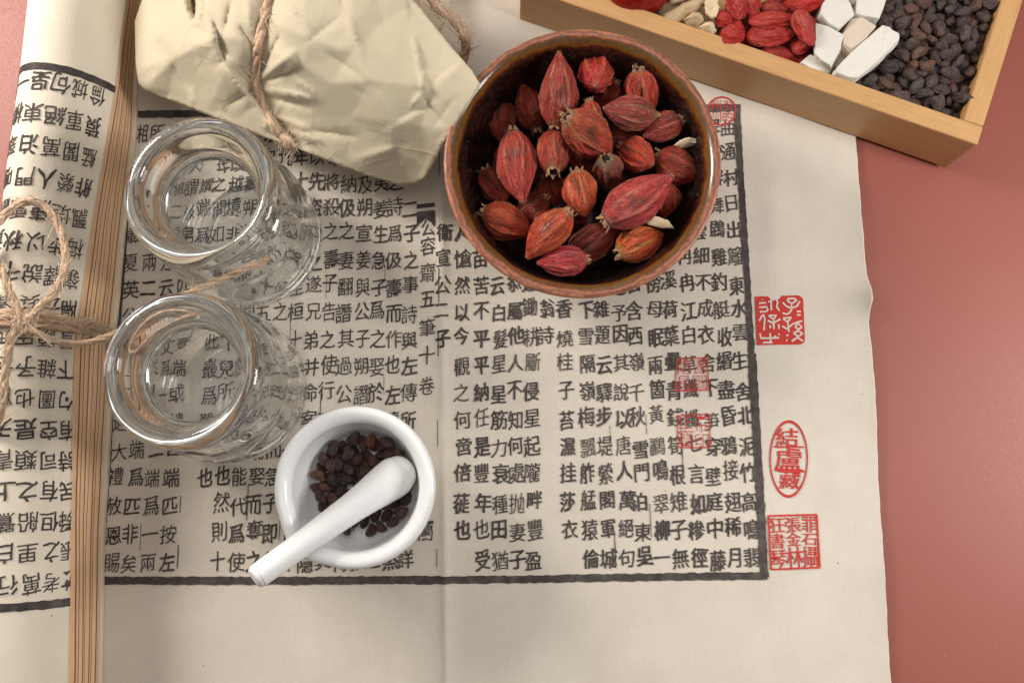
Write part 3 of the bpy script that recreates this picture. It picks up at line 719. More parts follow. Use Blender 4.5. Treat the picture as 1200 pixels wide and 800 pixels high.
# a lower fold and the loop of twine sticking out at its right
fl = [(470, -60, .10), (470, 30, .12), (498, 34, .14), (512, 36, .12), (520, 26, .11), (526, 12, .10), (530, -60, .08)]
tv_ = [P(*p) for p in fl]; bv_ = [Vector((p.x - .02, p.y, .003)) for p in tv_]; n_ = len(fl)
obj('tucked_fold', tv_ + bv_, [tuple(reversed(range(n_)))] + [(i, (i + 1) % n_, n_ + (i + 1) % n_, n_ + i) for i in range(n_)], M['wrap'], pk, sm=False)
lp = [P(470, -40, .45), P(496, -12, .46), P(512, 8, .45), P(528, 21, .43), P(540, 35, .40), P(546, 50, .34), P(545, 62, .28), P(541, 76, .22), P(535, 92, .14)]
twine('twine', lp, .021, pk, 120, 14, seed=22, flen=.13)
twine('twine', [P(474, -30, .30), P(482, -6, .32), P(489, 8, .34), P(486, 24, .30), P(478, 40, .2)], .02, pk, 20, 14, seed=23)
# ------------------------------------------------------------------ glass jars
def jar(px, py, label):
    c = P(px, py, .745); c.z = .006
    outp = [(0, .030), (.12, .028), (.20, .022), (.245, .006), (.275, .0), (.30, .02), (.317, .07), (.3245, .16), (.325, .27), (.3225, .36), (.313, .44), (.294, .505), (.267, .550), (.238, .580), (.216, .600), (.208, .622), (.212, .648), (.236, .674), (.266, .706), (.2775, .742), (.2735, .772), (.258, .793), (.238, .801), (.220, .795), (.207, .775)]
    inp = [(.200, .740), (.193, .705), (.184, .675), (.178, .645), (.178, .618), (.188, .590), (.212, .562), (.243, .530), (.267, .483), (.282, .42), (.290, .33), (.292, .25), (.291, .16), (.283, .105), (.262, .075), (.235, .062)]
    prof = [(p.x * (1 + .07 * float(smooth(.61, .70, p.y))), p.y) for p in catmull([(a, b, 0) for a, b in outp + inp], 4)]
    prof += [(.235 * (1 - k / 56), .060) for k in range(1, 57)]
    prof = [(max(r, .0004), h) for r, h in prof]
    def emb(p, r, a, h):
        d = Vector((0, 0, 0))
        if h == .060 and r < .23:
            x, y = r * math.cos(a), r * math.sin(a); e = 0
            for cx, am in ((-.03, .035), (.015, .035)):
                e += math.exp(-((x - cx - am * math.sin(y * 16 + .6)) / .0065) ** 2) * float(smooth(.21, .17, r) if r < .21 else 0)
            for rr in (.105, .075, .045): e += math.exp(-((math.hypot(x - .10, y + .04) - rr) / .0055) ** 2) * (1 if x > .02 else 0)
            d.z = .006 * e
        if .05 < h < .55 and r > .28: d += Vector((math.cos(a), math.sin(a), 0)) * .0025 * math.sin(3 * a + 9 * h)
        return d
    v, f = lathe(prof, c, 128, disp=emb)
    v = [tuple(p) for p in v]; n = 128
    f.append(tuple(reversed(range(n)))); f.append(tuple(len(v) - n + i for i in range(n)))
    o = obj('glass_jar', v, f, M['glass'], None, c)
    return tag(o, label, 'glass jar', 'empty glass jars')
jar(239, 228, 'empty clear glass jar just below the paper packet, upper of the two')
jar(217, 435, 'empty clear glass jar beside the mortar, lower of the two')
# ------------------------------------------------------------------ mortar and pestle
zr = .45; mc = P(415, 570, zr); mR = (P(510, 570, zr) - P(320, 570, zr)).length / 2; mc.z = .004
outp = [(.0, .02), (.50, .02), (.56, .0), (.62, .0), (.66, .03), (.66, .06), (.76, .14), (.88, .25), (.955, .345), (.985, .385), (1., .41), (.995, .432), (.975, .447), (.93, .453), (.88, .450), (.83, .438), (.795, .415), (.785, .385), (.77, .345), (.745, .30), (.70, .25), (.64, .225), (.54, .216), (.25, .215), (.0, .215)]
prof = [(max(p.x * mR, .0005), p.y) for p in catmull([(a, b, 0) for a, b in outp], 5)]
v, f = lathe(prof, mc, 128)
# the pouring lip
lipd = (P(352, 640, zr) - Vector((mc.x, mc.y, zr))); lipd.z = 0; lipd.normalize()
v2 = []
for p in v:
    q = p - mc; r = math.hypot(q.x, q.y)
    if q.z > .33 and r > .6 * mR:
        k = math.exp(-((1 - (q.x * lipd.x + q.y * lipd.y) / r) / .035)) * float(smooth(.33, .45, q.z)); p = p + lipd * .035 * k - Vector((0, 0, .02 * k))
    v2.append(p)
mo_ = obj('mortar', v2, f, M['porc'], None, mc)
tag(mo_, 'small glossy white porcelain mortar holding dark seeds', 'mortar')
A = P(462, 559, .315); B = P(297, 678, .585); ax = (B - A); L = ax.length
pp = [(.0, -.086), (.03, -.084), (.053, -.073), (.067, -.056), (.073, -.042), (.0745, -.034), (.079, -.025), (.083, -.008), (.083, .02), (.080, .05), (.075, .09), (.069, .135), (.063, .19), (.059, .25), (.0545, .35), (.050, .47), (.0475, L - .04), (.046, L - .018), (.040, L - .005), (.028, L - .0005), (.0, L + .001)]
prof = [(max(p.x, .0003), p.y) for p in catmull([(a, b, 0) for a, b in pp], 4)]
v, f = lathe(prof, A, 64, ax)
tag(obj('pestle', v, f, M['bisq'], None, A), 'matte white porcelain pestle leaning across the mortar rim', 'pestle')
# ------------------------------------------------------------------ the glazed bowl
zb_ = .50; bc = P(682.5, 188.5, zb_); bR = (P(845, 188, zb_) - P(519, 188, zb_)).length / 2; bc.z = .004
bpf = [(0, .02, 0), (.48, .02, 0), (.50, .0, 0), (.54, .0, 0), (.55, .03, .02), (.68, .12, .1), (.82, .25, .2), (.92, .37, .28), (.975, .45, .33), (.995, .475, .36), (1., .488, .385), (.993, .498, .41), (.975, .502, .435), (.952, .499, .465), (.925, .488, .50), (.90, .468, .54), (.875, .435, .60), (.85, .39, .66), (.80, .31, .75), (.72, .21, .82), (.6, .13, .9), (.45, .09, .95), (.25, .075, 1), (0, .07, 1)]
cc = catmull(bpf, 6)
v, f = lathe([(max(p.x * bR, .0005), p.y) for p in cc], bc, 160, disp=lambda p, r, a, h: Vector((math.cos(a), math.sin(a), 0)) * .003 * math.sin(2 * a + 1) + Vector((0, 0, .002 * math.sin(3 * a))))
bo = obj('ceramic_bowl', v, f, M['bowl'], None, bc)
at = bo.data.attributes.new('band', 'FLOAT', 'POINT'); at.data.foreach_set('value', [p.z for p in cc for _ in range(160)])
tag(bo, 'round brown stoneware bowl with dark glazed inside, full of dried red pods', 'bowl')
# ------------------------------------------------------------------ dried gardenia pods
def pod(c0, z0, c1, z1, wpx, label, tint=(1, 1, 1), tip=1.0, open_=0, seed=0, calyx=1.0, fill=False):
    A = P(*c0, z0); B = P(*c1, z1); L = (B - A).length; w = wpx / 672.; ax = (B - A).normalized()
    up = Vector((0, 0, 1)); sdv = ax.cross(up); sdv = sdv.normalized() if sdv.length > .05 else ax.orthogonal().normalized(); nrm = ax.cross(sdv)
    rd = random.Random(seed); NT, NA = 44, 72; vs = []; rid = []; crn = []; ph0 = rd.uniform(0, 6.28); off = Vector((seed * 3.7, seed * 1.3, 0))
    tw_ = rd.uniform(-.35, .35); bend = rd.uniform(-.05, .05)
    tail = [(0, .30), (.05, .50), (.13, .74), (.25, .93), (.38, 1.0), (.52, .97), (.66, .82), (.79, .58), (.88, .36), (.95, .20), (1., .12)]
    blunt = [(0, .32), (.05, .55), (.13, .80), (.27, .98), (.42, 1.02), (.58, .98), (.73, .82), (.85, .58), (.94, .32), (1., .10)]
    for i in range(NT):
        t = i / (NT - 1); t = t - .06 * math.sin(2 * math.pi * t); r0 = w * (interp(t, tail) * tip + interp(t, blunt) * (1 - tip))
        env = math.sin(math.pi * min(1, t * .95 + .06)) ** .6
        for j in range(NA):
            a = 2 * math.pi * j / NA; am = a + ph0 + tw_ * t
            q = .5 + .5 * math.cos(6 * am + 1.2 * noise.noise(Vector((math.cos(am), math.sin(am), t * 2)) + off)); rr = q ** 13
            n1 = noise.noise(Vector((math.cos(am) * 2.2, math.sin(am) * 2.2, t * 1.6)) + off); n2 = noise.noise(Vector((math.cos(am) * 6, math.sin(am) * 6, t * 4)) + off); n3 = abs(noise.noise(Vector((math.cos(am) * 9, math.sin(am) * 9, t * 2.2)) + off))
            r = r0 * (1 + env * (0.19 * rr + .14 * n1 + .07 * n2 - .20 * n3 - .03 * math.cos(6 * am)))
            r *= 1 - .10 * abs(math.sin(am)) * rd.random() * 0
            x = L * t; p = A + ax * x + sdv * (r * math.cos(a)) + nrm * (r * math.sin(a) * .93) + sdv * (bend * math.sin(math.pi * t) * L)
            vs.append(p); rid.append(rr * env); crn.append(max(0, 1 - t / .10) + max(0, (t - .93) / .07) * .8)
    fs = grid_faces(NT, NA, True); fs.append(tuple(reversed(range(NA)))); fs.append(tuple((NT - 1) * NA + j for j in range(NA)))
    base = A.lerp(B, .5); me = obj('dried_pod', [tuple(p) for p in vs], fs, M['pod'], None, base)
    # turn the mesh so that its own x axis runs along the pod
    Rm = Matrix((ax, sdv, nrm)).transposed(); me.data.transform(Rm.transposed().to_4x4()); me.rotation_euler = Rm.to_euler()
    me.data.attributes.new('ridge', 'FLOAT', 'POINT').data.foreach_set('value', rid)
    me.data.attributes.new('crown', 'FLOAT', 'POINT').data.foreach_set('value', crn)
    me.color = (*tint, 1); tag(me, label, 'dried fruit', 'dried red pods heaped in the bowl')
    if calyx > 0:                                    # dry crown: ragged sepals round a hollow
        cv_, cf = [], []; nn = 6
        for s_ in range(nn):
            a = 2 * math.pi * s_ / nn + ph0; l = calyx * w * rd.uniform(.16, .40); fl_ = rd.uniform(-.25, .35); o = len(cv_)
            for q in range(5):
                u = q / 4; rad = w * (.34 + fl_ * .5 * u + .03 * rd.uniform(-1, 1)); ww = .20 * w * (1 - u * .75) * rd.uniform(.7, 1.2)
                cpt = Vector((-l * u + .05 * w, rad * math.cos(a), rad * math.sin(a))); td = Vector((0, -math.sin(a), math.cos(a))); ro = Vector((0, math.cos(a), math.sin(a)))
                cv_ += [cpt + td * ww, cpt + ro * .045 * w, cpt - td * ww, cpt - ro * .03 * w]
            cf += grid_faces(5, 4, True, o); cf.append((o + 16, o + 17, o + 18, o + 19))
        o = len(cv_)
        m2 = bpy.data.meshes.new('calyx'); m2.from_pydata([Vector((p.x - L * .5, p.y, p.z)) for p in cv_], [], cf); m2.materials.append(M['husk'])
        ob = bpy.data.objects.new('calyx', m2); COL.objects.link(ob); ob.parent = me
        h = [(-L * .5 - .012 * w, .27 * w * math.cos(6.283 * k / 14), .27 * w * math.sin(6.283 * k / 14)) for k in range(14)]
        m3 = bpy.data.meshes.new('hollow'); m3.from_pydata(h, [], [tuple(reversed(range(14)))]); m3.materials.append(M['hole'])
        ob3 = bpy.data.objects.new('hollow', m3); COL.objects.link(ob3); ob3.parent = me
    return me
R_, O_, D_, B_ = (1, 1, 1), (1.35, 1.7, 1.0), (.55, .5, .5), (.75, 1.15, 1.2)
PK_ = (1.25, 1.25, 1.9)
pods = [
 ((651, 150), .40, (655, 60), .46, 50, 'long dull red pod standing stem up at the top of the heap', (.9, 1.15, 1.1), 1.0),
 ((694, 78), .30, (698, 101), .46, 50, 'round bright red pod seen end on, right of the tall upright one', (1.2, 1.2, 1.3), .1),
 ((748, 82), .42, (757, 138), .30, 46, 'orange red pod with a pale tan crown at its top, upper right of the heap', (1.25, 1.25, 1.0), .0),
 ((768, 137), .40, (706, 127), .43, 44, 'dusty rose brown pod lying level with a dark crown at its right', (.85, 1.5, 1.7), .5),
 ((797, 141), .36, (754, 160), .38, 42, 'plump wrinkled pod pointing down left beside the cream wood chip', (.95, 1.25, 1.3), .45),
 ((664, 137), .50, (716, 180), .36, 58, 'open brown red pod with a hollow grey crown near the middle', (1.05, 1.45, 1.15), .2),
 ((601, 154), .38, (613, 239), .40, 52, 'large red pod with its pointed tip downward at the left', (1.05, 1.2, 1.3), .9),
 ((648, 201), .42, (653, 150), .34, 46, 'red pod with its open crown facing down, under the tall upright one', (1., 1.2, 1.1), .0),
 ((710, 186), .47, (713, 218), .26, 40, 'small brown end on pod with a dark crown at the centre', (.70, 1.7, 1.9), .0),
 ((730, 172), .32, (766, 193), .40, 44, 'smooth orange red pod partly covered between brown pod and dark pod', (1.25, 1.3, 1.0), .1),
 ((770, 182), .34, (821, 208), .34, 48, 'dark red pod with a small round hole, pointing at the right wall', (.85, .9, .8), .8),
 ((708, 260), .42, (789, 205), .46, 58, 'largest pink red pod with a long pointed stem, lying at the right', (1.15, 1.35, 1.8), .95),
 ((676, 200), .42, (686, 254), .38, 44, 'orange pod split open on papery brown seeds', (1.4, 2.0, 1.1), .0),
 ((566, 247), .32, (624, 274), .30, 48, 'deep orange red pod with a yellow crown at the far left', (1.15, 1.4, .9), .4),
 ((667, 248), .42, (617, 303), .36, 50, 'bright orange red pod with its tip pointing down left, lower left of the heap', (1.25, 1.6, 1.0), .7),
 ((688, 304), .36, (629, 308), .36, 40, 'small pink red pod lowest in the bowl', (1.35, 1.3, 2.2), .75),
 ((668, 300), .24, (722, 262), .30, 48, 'dull dark red pod lying between the lowest pod and the large pink one', (.75, 1.05, 1.1), .4),
 ((724, 297), .36, (777, 274), .32, 46, 'glowing orange pod with a ragged crown, lower right of the heap', (1.55, 2.3, 1.1), .1),
 ((780, 214), .34, (778, 256), .28, 44, 'red pod half hidden behind the largest one at the right', (1., 1., .9), .4),
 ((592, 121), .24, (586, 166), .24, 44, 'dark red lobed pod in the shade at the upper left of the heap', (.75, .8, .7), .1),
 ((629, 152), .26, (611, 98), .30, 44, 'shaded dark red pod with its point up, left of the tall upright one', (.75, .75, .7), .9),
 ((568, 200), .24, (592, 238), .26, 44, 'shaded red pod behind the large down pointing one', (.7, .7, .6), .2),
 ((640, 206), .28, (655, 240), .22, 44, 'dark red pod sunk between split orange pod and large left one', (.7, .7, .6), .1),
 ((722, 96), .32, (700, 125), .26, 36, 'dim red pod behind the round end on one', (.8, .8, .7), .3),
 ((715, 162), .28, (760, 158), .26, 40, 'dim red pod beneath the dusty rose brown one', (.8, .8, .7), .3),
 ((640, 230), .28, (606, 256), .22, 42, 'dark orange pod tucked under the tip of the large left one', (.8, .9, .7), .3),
 ((690, 118), .44, (697, 160), .40, 30, 'orange red pod tip rising behind the open brown one', (1.2, 1.3, 1.), .8),
]
for i, (c0, z0, c1, z1, w, lab, tint, tip) in enumerate(pods):
    pod(c0, z0 + .03, c1, z1 + .03, w, lab, tint, tip, seed=i + 1, calyx=1.0)
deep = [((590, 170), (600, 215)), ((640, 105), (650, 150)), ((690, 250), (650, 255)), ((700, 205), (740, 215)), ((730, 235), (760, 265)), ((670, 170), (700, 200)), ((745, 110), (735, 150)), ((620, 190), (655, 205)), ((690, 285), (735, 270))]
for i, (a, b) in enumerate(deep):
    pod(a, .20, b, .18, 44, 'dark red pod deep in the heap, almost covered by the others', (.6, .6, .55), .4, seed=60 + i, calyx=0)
def flake(name, pts, th, label, cat, mat, bend=.01, group=None):
    """a thin curved chip: outline in the photograph with a height each, real thickness"""
    ring = []
    for a, b in zip(pts, pts[1:] + pts[:1]):
        for q in range(4):
            t = q / 4; ring.append(P(*[a[k] * (1 - t) + b[k] * t for k in range(3)]) + noise.noise_vector(Vector((a[0], a[1] + q * 7, q))) * .006)
    n = len(ring); c = sum(ring, Vector()) / n; vs = []
    for k, (s_, dz) in enumerate([(0.0, 0), (.5, 0), (.9, 0), (1, -.3), (1, -.7), (.9, -1), (.5, -1), (0, -1)]):
        for p in ring:
            q = c.lerp(p, max(s_, .001)); q.z += dz * th + bend * (1 - s_) + .008 * noise.noise(q * 14) + .003 * noise.noise(q * 40); vs.append(q)
    f = [tuple(reversed(x)) for x in grid_faces(8, n, True)]
    o = obj(name, [tuple(p) for p in vs], f, mat, None, c); return tag(o, label, cat, group)
flake('wood_chip', [(790, 170, .41), (797, 164, .43), (808, 160, .44), (816, 163, .43), (824, 168, .42), (814, 169, .41), (806, 172, .40), (798, 174, .40)], .012, 'curved cream wood chip against the right wall of the bowl', 'wood chip', M['chip'])
flake('wood_chip', [(753, 251, .455), (768, 252, .45), (783, 258, .44), (791, 267, .43), (778, 267, .43), (759, 262, .44)], .014, 'flat cream wood chip lying over the glowing orange pod', 'wood chip', M['chip'], .004)
# resting places of the seeds: x y z (mm/10), quaternion (1/100), half length
BOX_SEEDS = ('1823 1084 170 5 -11 -98 14 354 1930 1410 170 28 -1 14 -95 340 1888 1537 172 12 92 37 8 391 2126 1704 177 40 -31 -67 55 405 1667 1377 172 37 5 8 -92 376 1932 996 172 12 -97 20 0 379 1718 1227 172 13 98 -18 -2 380 1981 1601 175 25 45 64 57 378 '
 '2095 1507 173 94 -13 7 -30 409 1997 1715 173 65 10 5 75 395 1804 1140 171 10 79 59 10 359 1765 1264 170 72 -29 -25 58 321 1953 1110 172 1 11 -98 14 384 1679 1080 171 15 -94 28 -8 356 2004 1650 169 6 -33 94 7 326 2007 1472 171 14 91 -38 -3 373 '
 '1743 1476 168 7 -30 -94 13 313 1901 1631 171 87 -11 9 -47 368 1768 1384 173 10 -55 -82 10 400 1844 1255 174 14 92 -36 -2 414 1606 1219 169 97 -14 0 19 321 1859 1313 173 21 -56 -78 19 385 1524 1159 172 14 -98 -13 -1 380 2164 1590 172 63 14 25 72 379 '
 '1946 1708 175 24 -35 -74 52 392 2016 1277 175 38 -92 -10 5 417 1998 1161 170 58 -11 24 -77 342 1965 1222 171 39 -8 -12 91 360 1845 1171 168 8 71 69 12 314 1609 1294 172 64 -28 43 -57 316 2093 1377 173 5 -60 -79 11 404 2085 1559 169 4 8 -99 -14 321 '
 '1951 1329 173 10 98 16 -6 391 1817 1035 174 4 9 -99 -14 415 1795 1433 174 9 -45 -89 -1 400 1680 1273 169 5 -50 85 -14 322 1846 1471 173 31 -86 -39 12 376 1758 1181 170 31 -2 14 -94 345 1891 1362 173 12 43 84 30 387 2048 1619 169 58 -6 -11 80 314 '
 '1882 1042 172 71 12 -8 -69 390 1982 1377 176 27 91 -23 -21 419 1927 1667 171 46 29 46 71 321 2105 1437 170 18 83 -52 -7 341 2034 1193 182 2 -50 2 -86 338 1766 1106 174 39 -44 -67 46 373 1795 1237 187 18 64 -16 73 380 1947 1461 174 97 -17 -17 1 376 '
 '1907 1199 172 9 -8 -27 95 377 1679 1136 172 87 13 -3 -48 382 2053 1738 171 3 -3 -99 -14 358 1837 1550 175 28 20 -93 -11 362 2219 1692 174 48 -69 -45 30 383 1743 1332 173 20 -6 -14 97 407 1935 1577 172 55 -82 13 -10 339 1779 1538 176 82 39 22 35 397 '
 '1975 1066 174 2 -98 -10 -16 380 1965 1762 170 35 -5 -13 -93 335 2029 1568 169 5 -98 -19 9 319 1590 1100 170 11 56 78 26 335 2048 1422 171 6 21 -97 -13 372 1719 1433 172 3 2 -99 14 387 1981 1667 202 7 -80 -60 -5 399 1946 1277 184 3 -41 -26 -87 406 '
 '1587 1162 172 38 -18 33 -85 366 2092 1652 174 38 22 -60 -66 368 1728 1087 170 13 -58 -80 12 334 1872 1594 181 30 -12 88 35 390 2007 1789 180 54 28 9 79 329 1930 1362 204 19 73 -65 5 409 1903 1493 174 25 -89 -32 -21 326 2117 1600 176 38 -73 39 -42 381 '
 '2021 1607 196 62 -64 27 -36 374 1575 1251 172 47 35 -61 -53 330 1726 1282 173 68 29 3 -67 337 1861 985 174 53 -8 -35 77 378 1806 1313 173 12 54 -82 -12 402 1904 1247 181 39 73 55 -16 381 1693 1185 174 7 4 49 87 370 1938 1628 203 37 -67 65 -6 401 '
 '2145 1647 181 86 19 -36 33 353 1950 1163 171 7 39 -91 -12 355 1941 1524 170 20 -53 -80 20 335 1863 1419 176 78 -61 13 0 404 1990 1426 179 38 -25 32 83 358 2043 1236 171 20 0 28 -94 349 1549 1202 172 13 14 33 -92 322 1720 1386 176 52 -6 -67 52 322 '
 '1802 1496 176 21 -14 54 -80 409 2154 1519 177 21 79 45 35 388 1809 1197 178 83 34 43 8 337 1635 1061 182 11 -27 -96 5 353 2011 1324 170 91 24 14 30 336 1555 1086 187 60 54 29 -52 311 1880 1107 176 2 98 -9 17 408 1970 1020 194 55 -65 15 51 367 '
 '2045 1685 170 13 83 -55 -6 335 1965 1575 210 32 -87 33 16 380 2079 1704 186 78 28 27 -49 335 1537 1116 169 6 -38 88 -28 313 1637 1183 173 30 -34 -89 5 317 2113 1548 199 84 10 41 -33 361 2072 1600 199 7 -76 -64 -11 360 1897 1320 196 46 -61 60 21 326 '
 '1629 1127 180 1 -61 -79 -7 408 2003 1235 200 9 24 96 8 360 2030 1522 173 31 27 4 91 322 1688 1412 205 32 7 -11 -94 314 1731 1141 191 19 39 -62 -65 330 1921 1072 180 64 37 44 -51 313 1719 1030 176 6 13 81 57 403 2032 1706 208 80 -12 -3 -59 409 '
 '1892 1155 174 6 -40 -85 -32 361 1692 1265 204 75 -10 23 -61 333 1892 1454 177 73 55 -31 24 314 2177 1729 177 2 19 24 -95 404 1823 1284 213 69 -12 3 -71 420 1920 953 173 18 -12 -52 82 357 2044 1367 173 17 36 69 60 359 2195 1640 194 59 35 13 -72 410 '
 '2056 1479 191 21 -88 43 2 410 1816 1599 173 23 -33 57 -71 343 1982 1312 211 24 -12 -55 79 396 1819 1450 209 14 -77 56 -28 371 1750 1355 214 26 64 72 8 390 1829 1377 172 10 -98 -14 12 363 1685 1322 180 26 34 86 -28 386 1930 1172 205 85 -42 -14 30 320 '
 '1909 1421 209 9 6 -98 18 386 1745 1480 208 13 70 -69 -9 383 1962 1728 214 92 7 35 -13 315 1656 1221 190 39 44 -66 46 412 1877 1274 203 10 33 -88 34 357 1766 1203 217 3 55 49 -67 411 1697 1101 203 52 -80 28 -12 314 2064 1403 209 4 43 -90 -2 408 '
 '1817 992 193 53 -61 -48 -35 352 2062 1540 209 89 17 -39 -18 413 2115 1653 210 68 -17 6 -71 317 1837 1129 193 37 -74 -54 17 320 1847 1509 202 6 -80 -49 35 320 1964 1810 185 52 -37 -72 -27 368 1947 1228 207 20 -87 40 -20 340 1751 1417 212 5 -18 85 -49 414 '
 '1884 1692 177 83 -34 -32 30 398 2066 1316 171 35 93 7 -8 336 1982 1535 171 18 -75 60 -24 348 2186 1600 219 12 69 -32 -63 363 1814 1579 218 65 68 16 -30 370 1593 1197 210 6 -17 98 -7 416 1930 1307 236 17 -9 95 26 398 1982 1616 230 41 15 27 86 377 '
 '1764 1017 210 36 -91 14 10 411 1844 1210 205 10 -96 21 17 413 1748 1254 208 18 6 42 -88 380 2004 1112 194 25 82 51 -4 346 1853 1367 208 68 38 30 54 407 1931 1037 199 57 -7 -80 -18 353 2138 1466 186 66 -3 74 -9 357 2120 1758 172 0 -13 -61 78 328 '
 '2109 1496 218 64 -27 -38 61 383 1989 1190 212 24 36 8 -90 377 1709 1202 211 1 38 92 -10 391 1594 1086 213 5 34 -87 35 372 1931 1760 204 81 -40 -23 36 405 1894 1363 237 66 -26 -8 70 418 1967 1140 208 5 -11 88 -47 406 1845 1029 210 90 36 24 4 317 '
 '1639 1267 171 57 -57 -32 50 313 1889 1083 224 84 -48 -4 -25 393 1910 1203 221 8 31 -19 -93 378 1696 1360 201 7 1 -90 -42 339 2073 1659 215 3 76 59 -27 356 1877 1554 211 76 -27 -37 46 321 1791 1115 205 34 13 -3 93 327 2167 1690 201 10 -96 5 26 348 '
 '1890 1030 214 46 -49 -64 37 323 2008 1357 213 18 1 -85 -50 368 2116 1436 213 2 44 52 74 357 1799 1353 207 62 69 2 36 355 1791 1244 245 96 -12 -15 22 369 1725 1294 220 20 54 -80 18 367 1852 1645 182 52 -45 72 8 362 1959 1521 205 69 39 -34 -51 310 '
 '2033 1651 200 6 20 23 95 314 1992 1483 211 15 -97 -11 15 325 2060 1780 173 13 6 78 61 340 1785 1492 225 19 -25 -52 -79 315 1488 1118 186 81 5 57 -13 384 2080 1332 207 81 10 -28 -51 357 1920 1479 219 89 22 38 7 412 1902 1263 238 11 -92 27 25 401 '
 '2145 1610 211 10 39 -83 39 331 2024 1445 211 14 1 -70 70 379 2155 1650 235 4 35 -93 6 401 1738 1110 218 23 -20 -95 6 329 1664 1143 212 58 79 -17 -7 311 1867 1461 213 52 60 46 39 392 2050 1240 212 17 -59 -66 44 314 1775 1454 238 5 4 -22 97 348 '
 '1821 1069 212 94 35 0 -1 403 1800 1159 212 4 12 72 -68 367 1830 1360 249 34 77 -51 -19 347 1772 1299 206 9 37 -39 -84 345 1885 1671 220 83 49 6 -25 389 1647 1257 223 66 -35 19 63 401 1919 1546 214 51 -51 51 -47 406 1529 1174 214 71 -30 1 63 390 '
 '2097 1371 225 41 -21 -50 -73 369 1899 1128 215 29 -12 34 89 366 2022 1562 233 15 41 71 -55 391 1950 1083 212 16 79 -51 -29 350 1637 1324 196 58 41 43 56 402 1727 1381 246 10 -91 -27 -31 380 2005 1664 235 51 -10 13 -84 312 1962 1265 233 87 22 44 5 408 '
 '1807 1532 221 8 -95 23 -20 391 1766 1053 180 70 -52 -43 -23 317 1957 1402 219 91 23 33 12 313 1865 1168 216 0 0 -79 -62 331 1673 1319 226 66 -47 -42 40 364 1957 1447 225 77 45 31 -34 393 1896 973 212 97 -16 -4 16 396 2152 1741 212 29 93 -3 21 344 '
 '2067 1751 209 13 18 -85 47 349 2040 1321 224 22 73 25 60 417 1998 1432 252 7 -6 89 -45 336 1778 1094 239 83 30 -9 45 373 1968 1037 246 20 -88 9 -42 378 2106 1716 222 72 7 2 -69 380 2093 1410 245 32 92 -13 -19 354 1864 1311 226 80 -53 22 -17 331 '
 '1994 1531 215 27 45 21 83 339 1666 1181 231 14 -2 94 32 396 1582 1133 215 38 86 33 3 406 1862 1011 241 83 13 13 -52 369 1768 1527 243 79 37 -34 35 327 1915 1707 218 18 -97 14 10 354 1879 1514 236 5 8 94 -33 366 2037 1626 234 59 30 29 69 338 '
 '1765 1284 251 22 -94 -24 10 397 2064 1479 239 28 82 48 16 403 1806 1397 205 37 92 -3 9 335 1716 1334 235 53 13 80 -26 321 1604 1258 202 73 -10 25 -63 374 2101 1611 230 29 -73 60 -14 311 1732 1064 207 53 80 28 7 342 2016 1272 239 60 -32 -69 -27 419 '
 '1711 1439 239 46 -22 29 -81 402 1912 1228 264 2 1 91 42 357 2013 1764 219 49 77 35 20 415 1990 1066 222 37 52 -25 -73 336 2154 1560 221 91 -33 25 -6 394 1840 1618 222 66 46 -52 30 381 1963 1203 246 64 -63 -39 19 357 1855 1412 236 100 3 -5 -3 319 '
 '1927 1153 246 97 -22 3 -10 404 2084 1758 250 34 -2 -59 -74 378 1561 1230 212 41 82 10 38 328 1870 1228 236 49 68 -48 -27 331 1700 1040 243 17 -3 -17 97 419 2001 1332 254 29 -69 -64 18 379 1786 1393 244 79 -36 -22 45 402 1853 1564 243 57 21 -40 -69 389 '
 '2075 1576 240 24 3 68 69 376 1950 962 205 48 76 43 -13 311 2069 1283 201 29 54 -37 70 341 2149 1509 218 75 -32 28 -50 311 1671 1061 208 14 19 12 96 350 2019 1157 233 74 42 52 -11 401 1658 1369 232 43 15 -35 -82 363 1644 1109 226 69 -66 19 -21 396 '
 '1848 1120 232 88 -20 -8 42 371 1954 1683 240 9 -87 -48 7 400 2120 1468 256 9 -16 -94 -30 390 2009 1402 224 8 -26 93 25 351 2027 1505 231 31 -72 -44 43 348 1723 1235 240 92 18 -16 -32 357 1894 1623 218 42 -18 46 76 343 1796 1331 244 26 -11 -52 81 368 '
 '1752 1147 239 64 4 49 59 413 1967 1565 257 11 6 -44 -89 410 2218 1718 215 14 -8 -98 -13 342 1527 1117 206 72 -39 -11 56 337 2107 1668 246 92 25 7 28 362 1980 1792 230 18 -37 55 -73 389 1827 1483 247 1 -16 4 -99 391 1997 1518 258 29 -52 70 -40 355 '
 '1825 1188 242 3 4 21 -98 354 1950 1506 247 25 -46 -80 29 411 ')
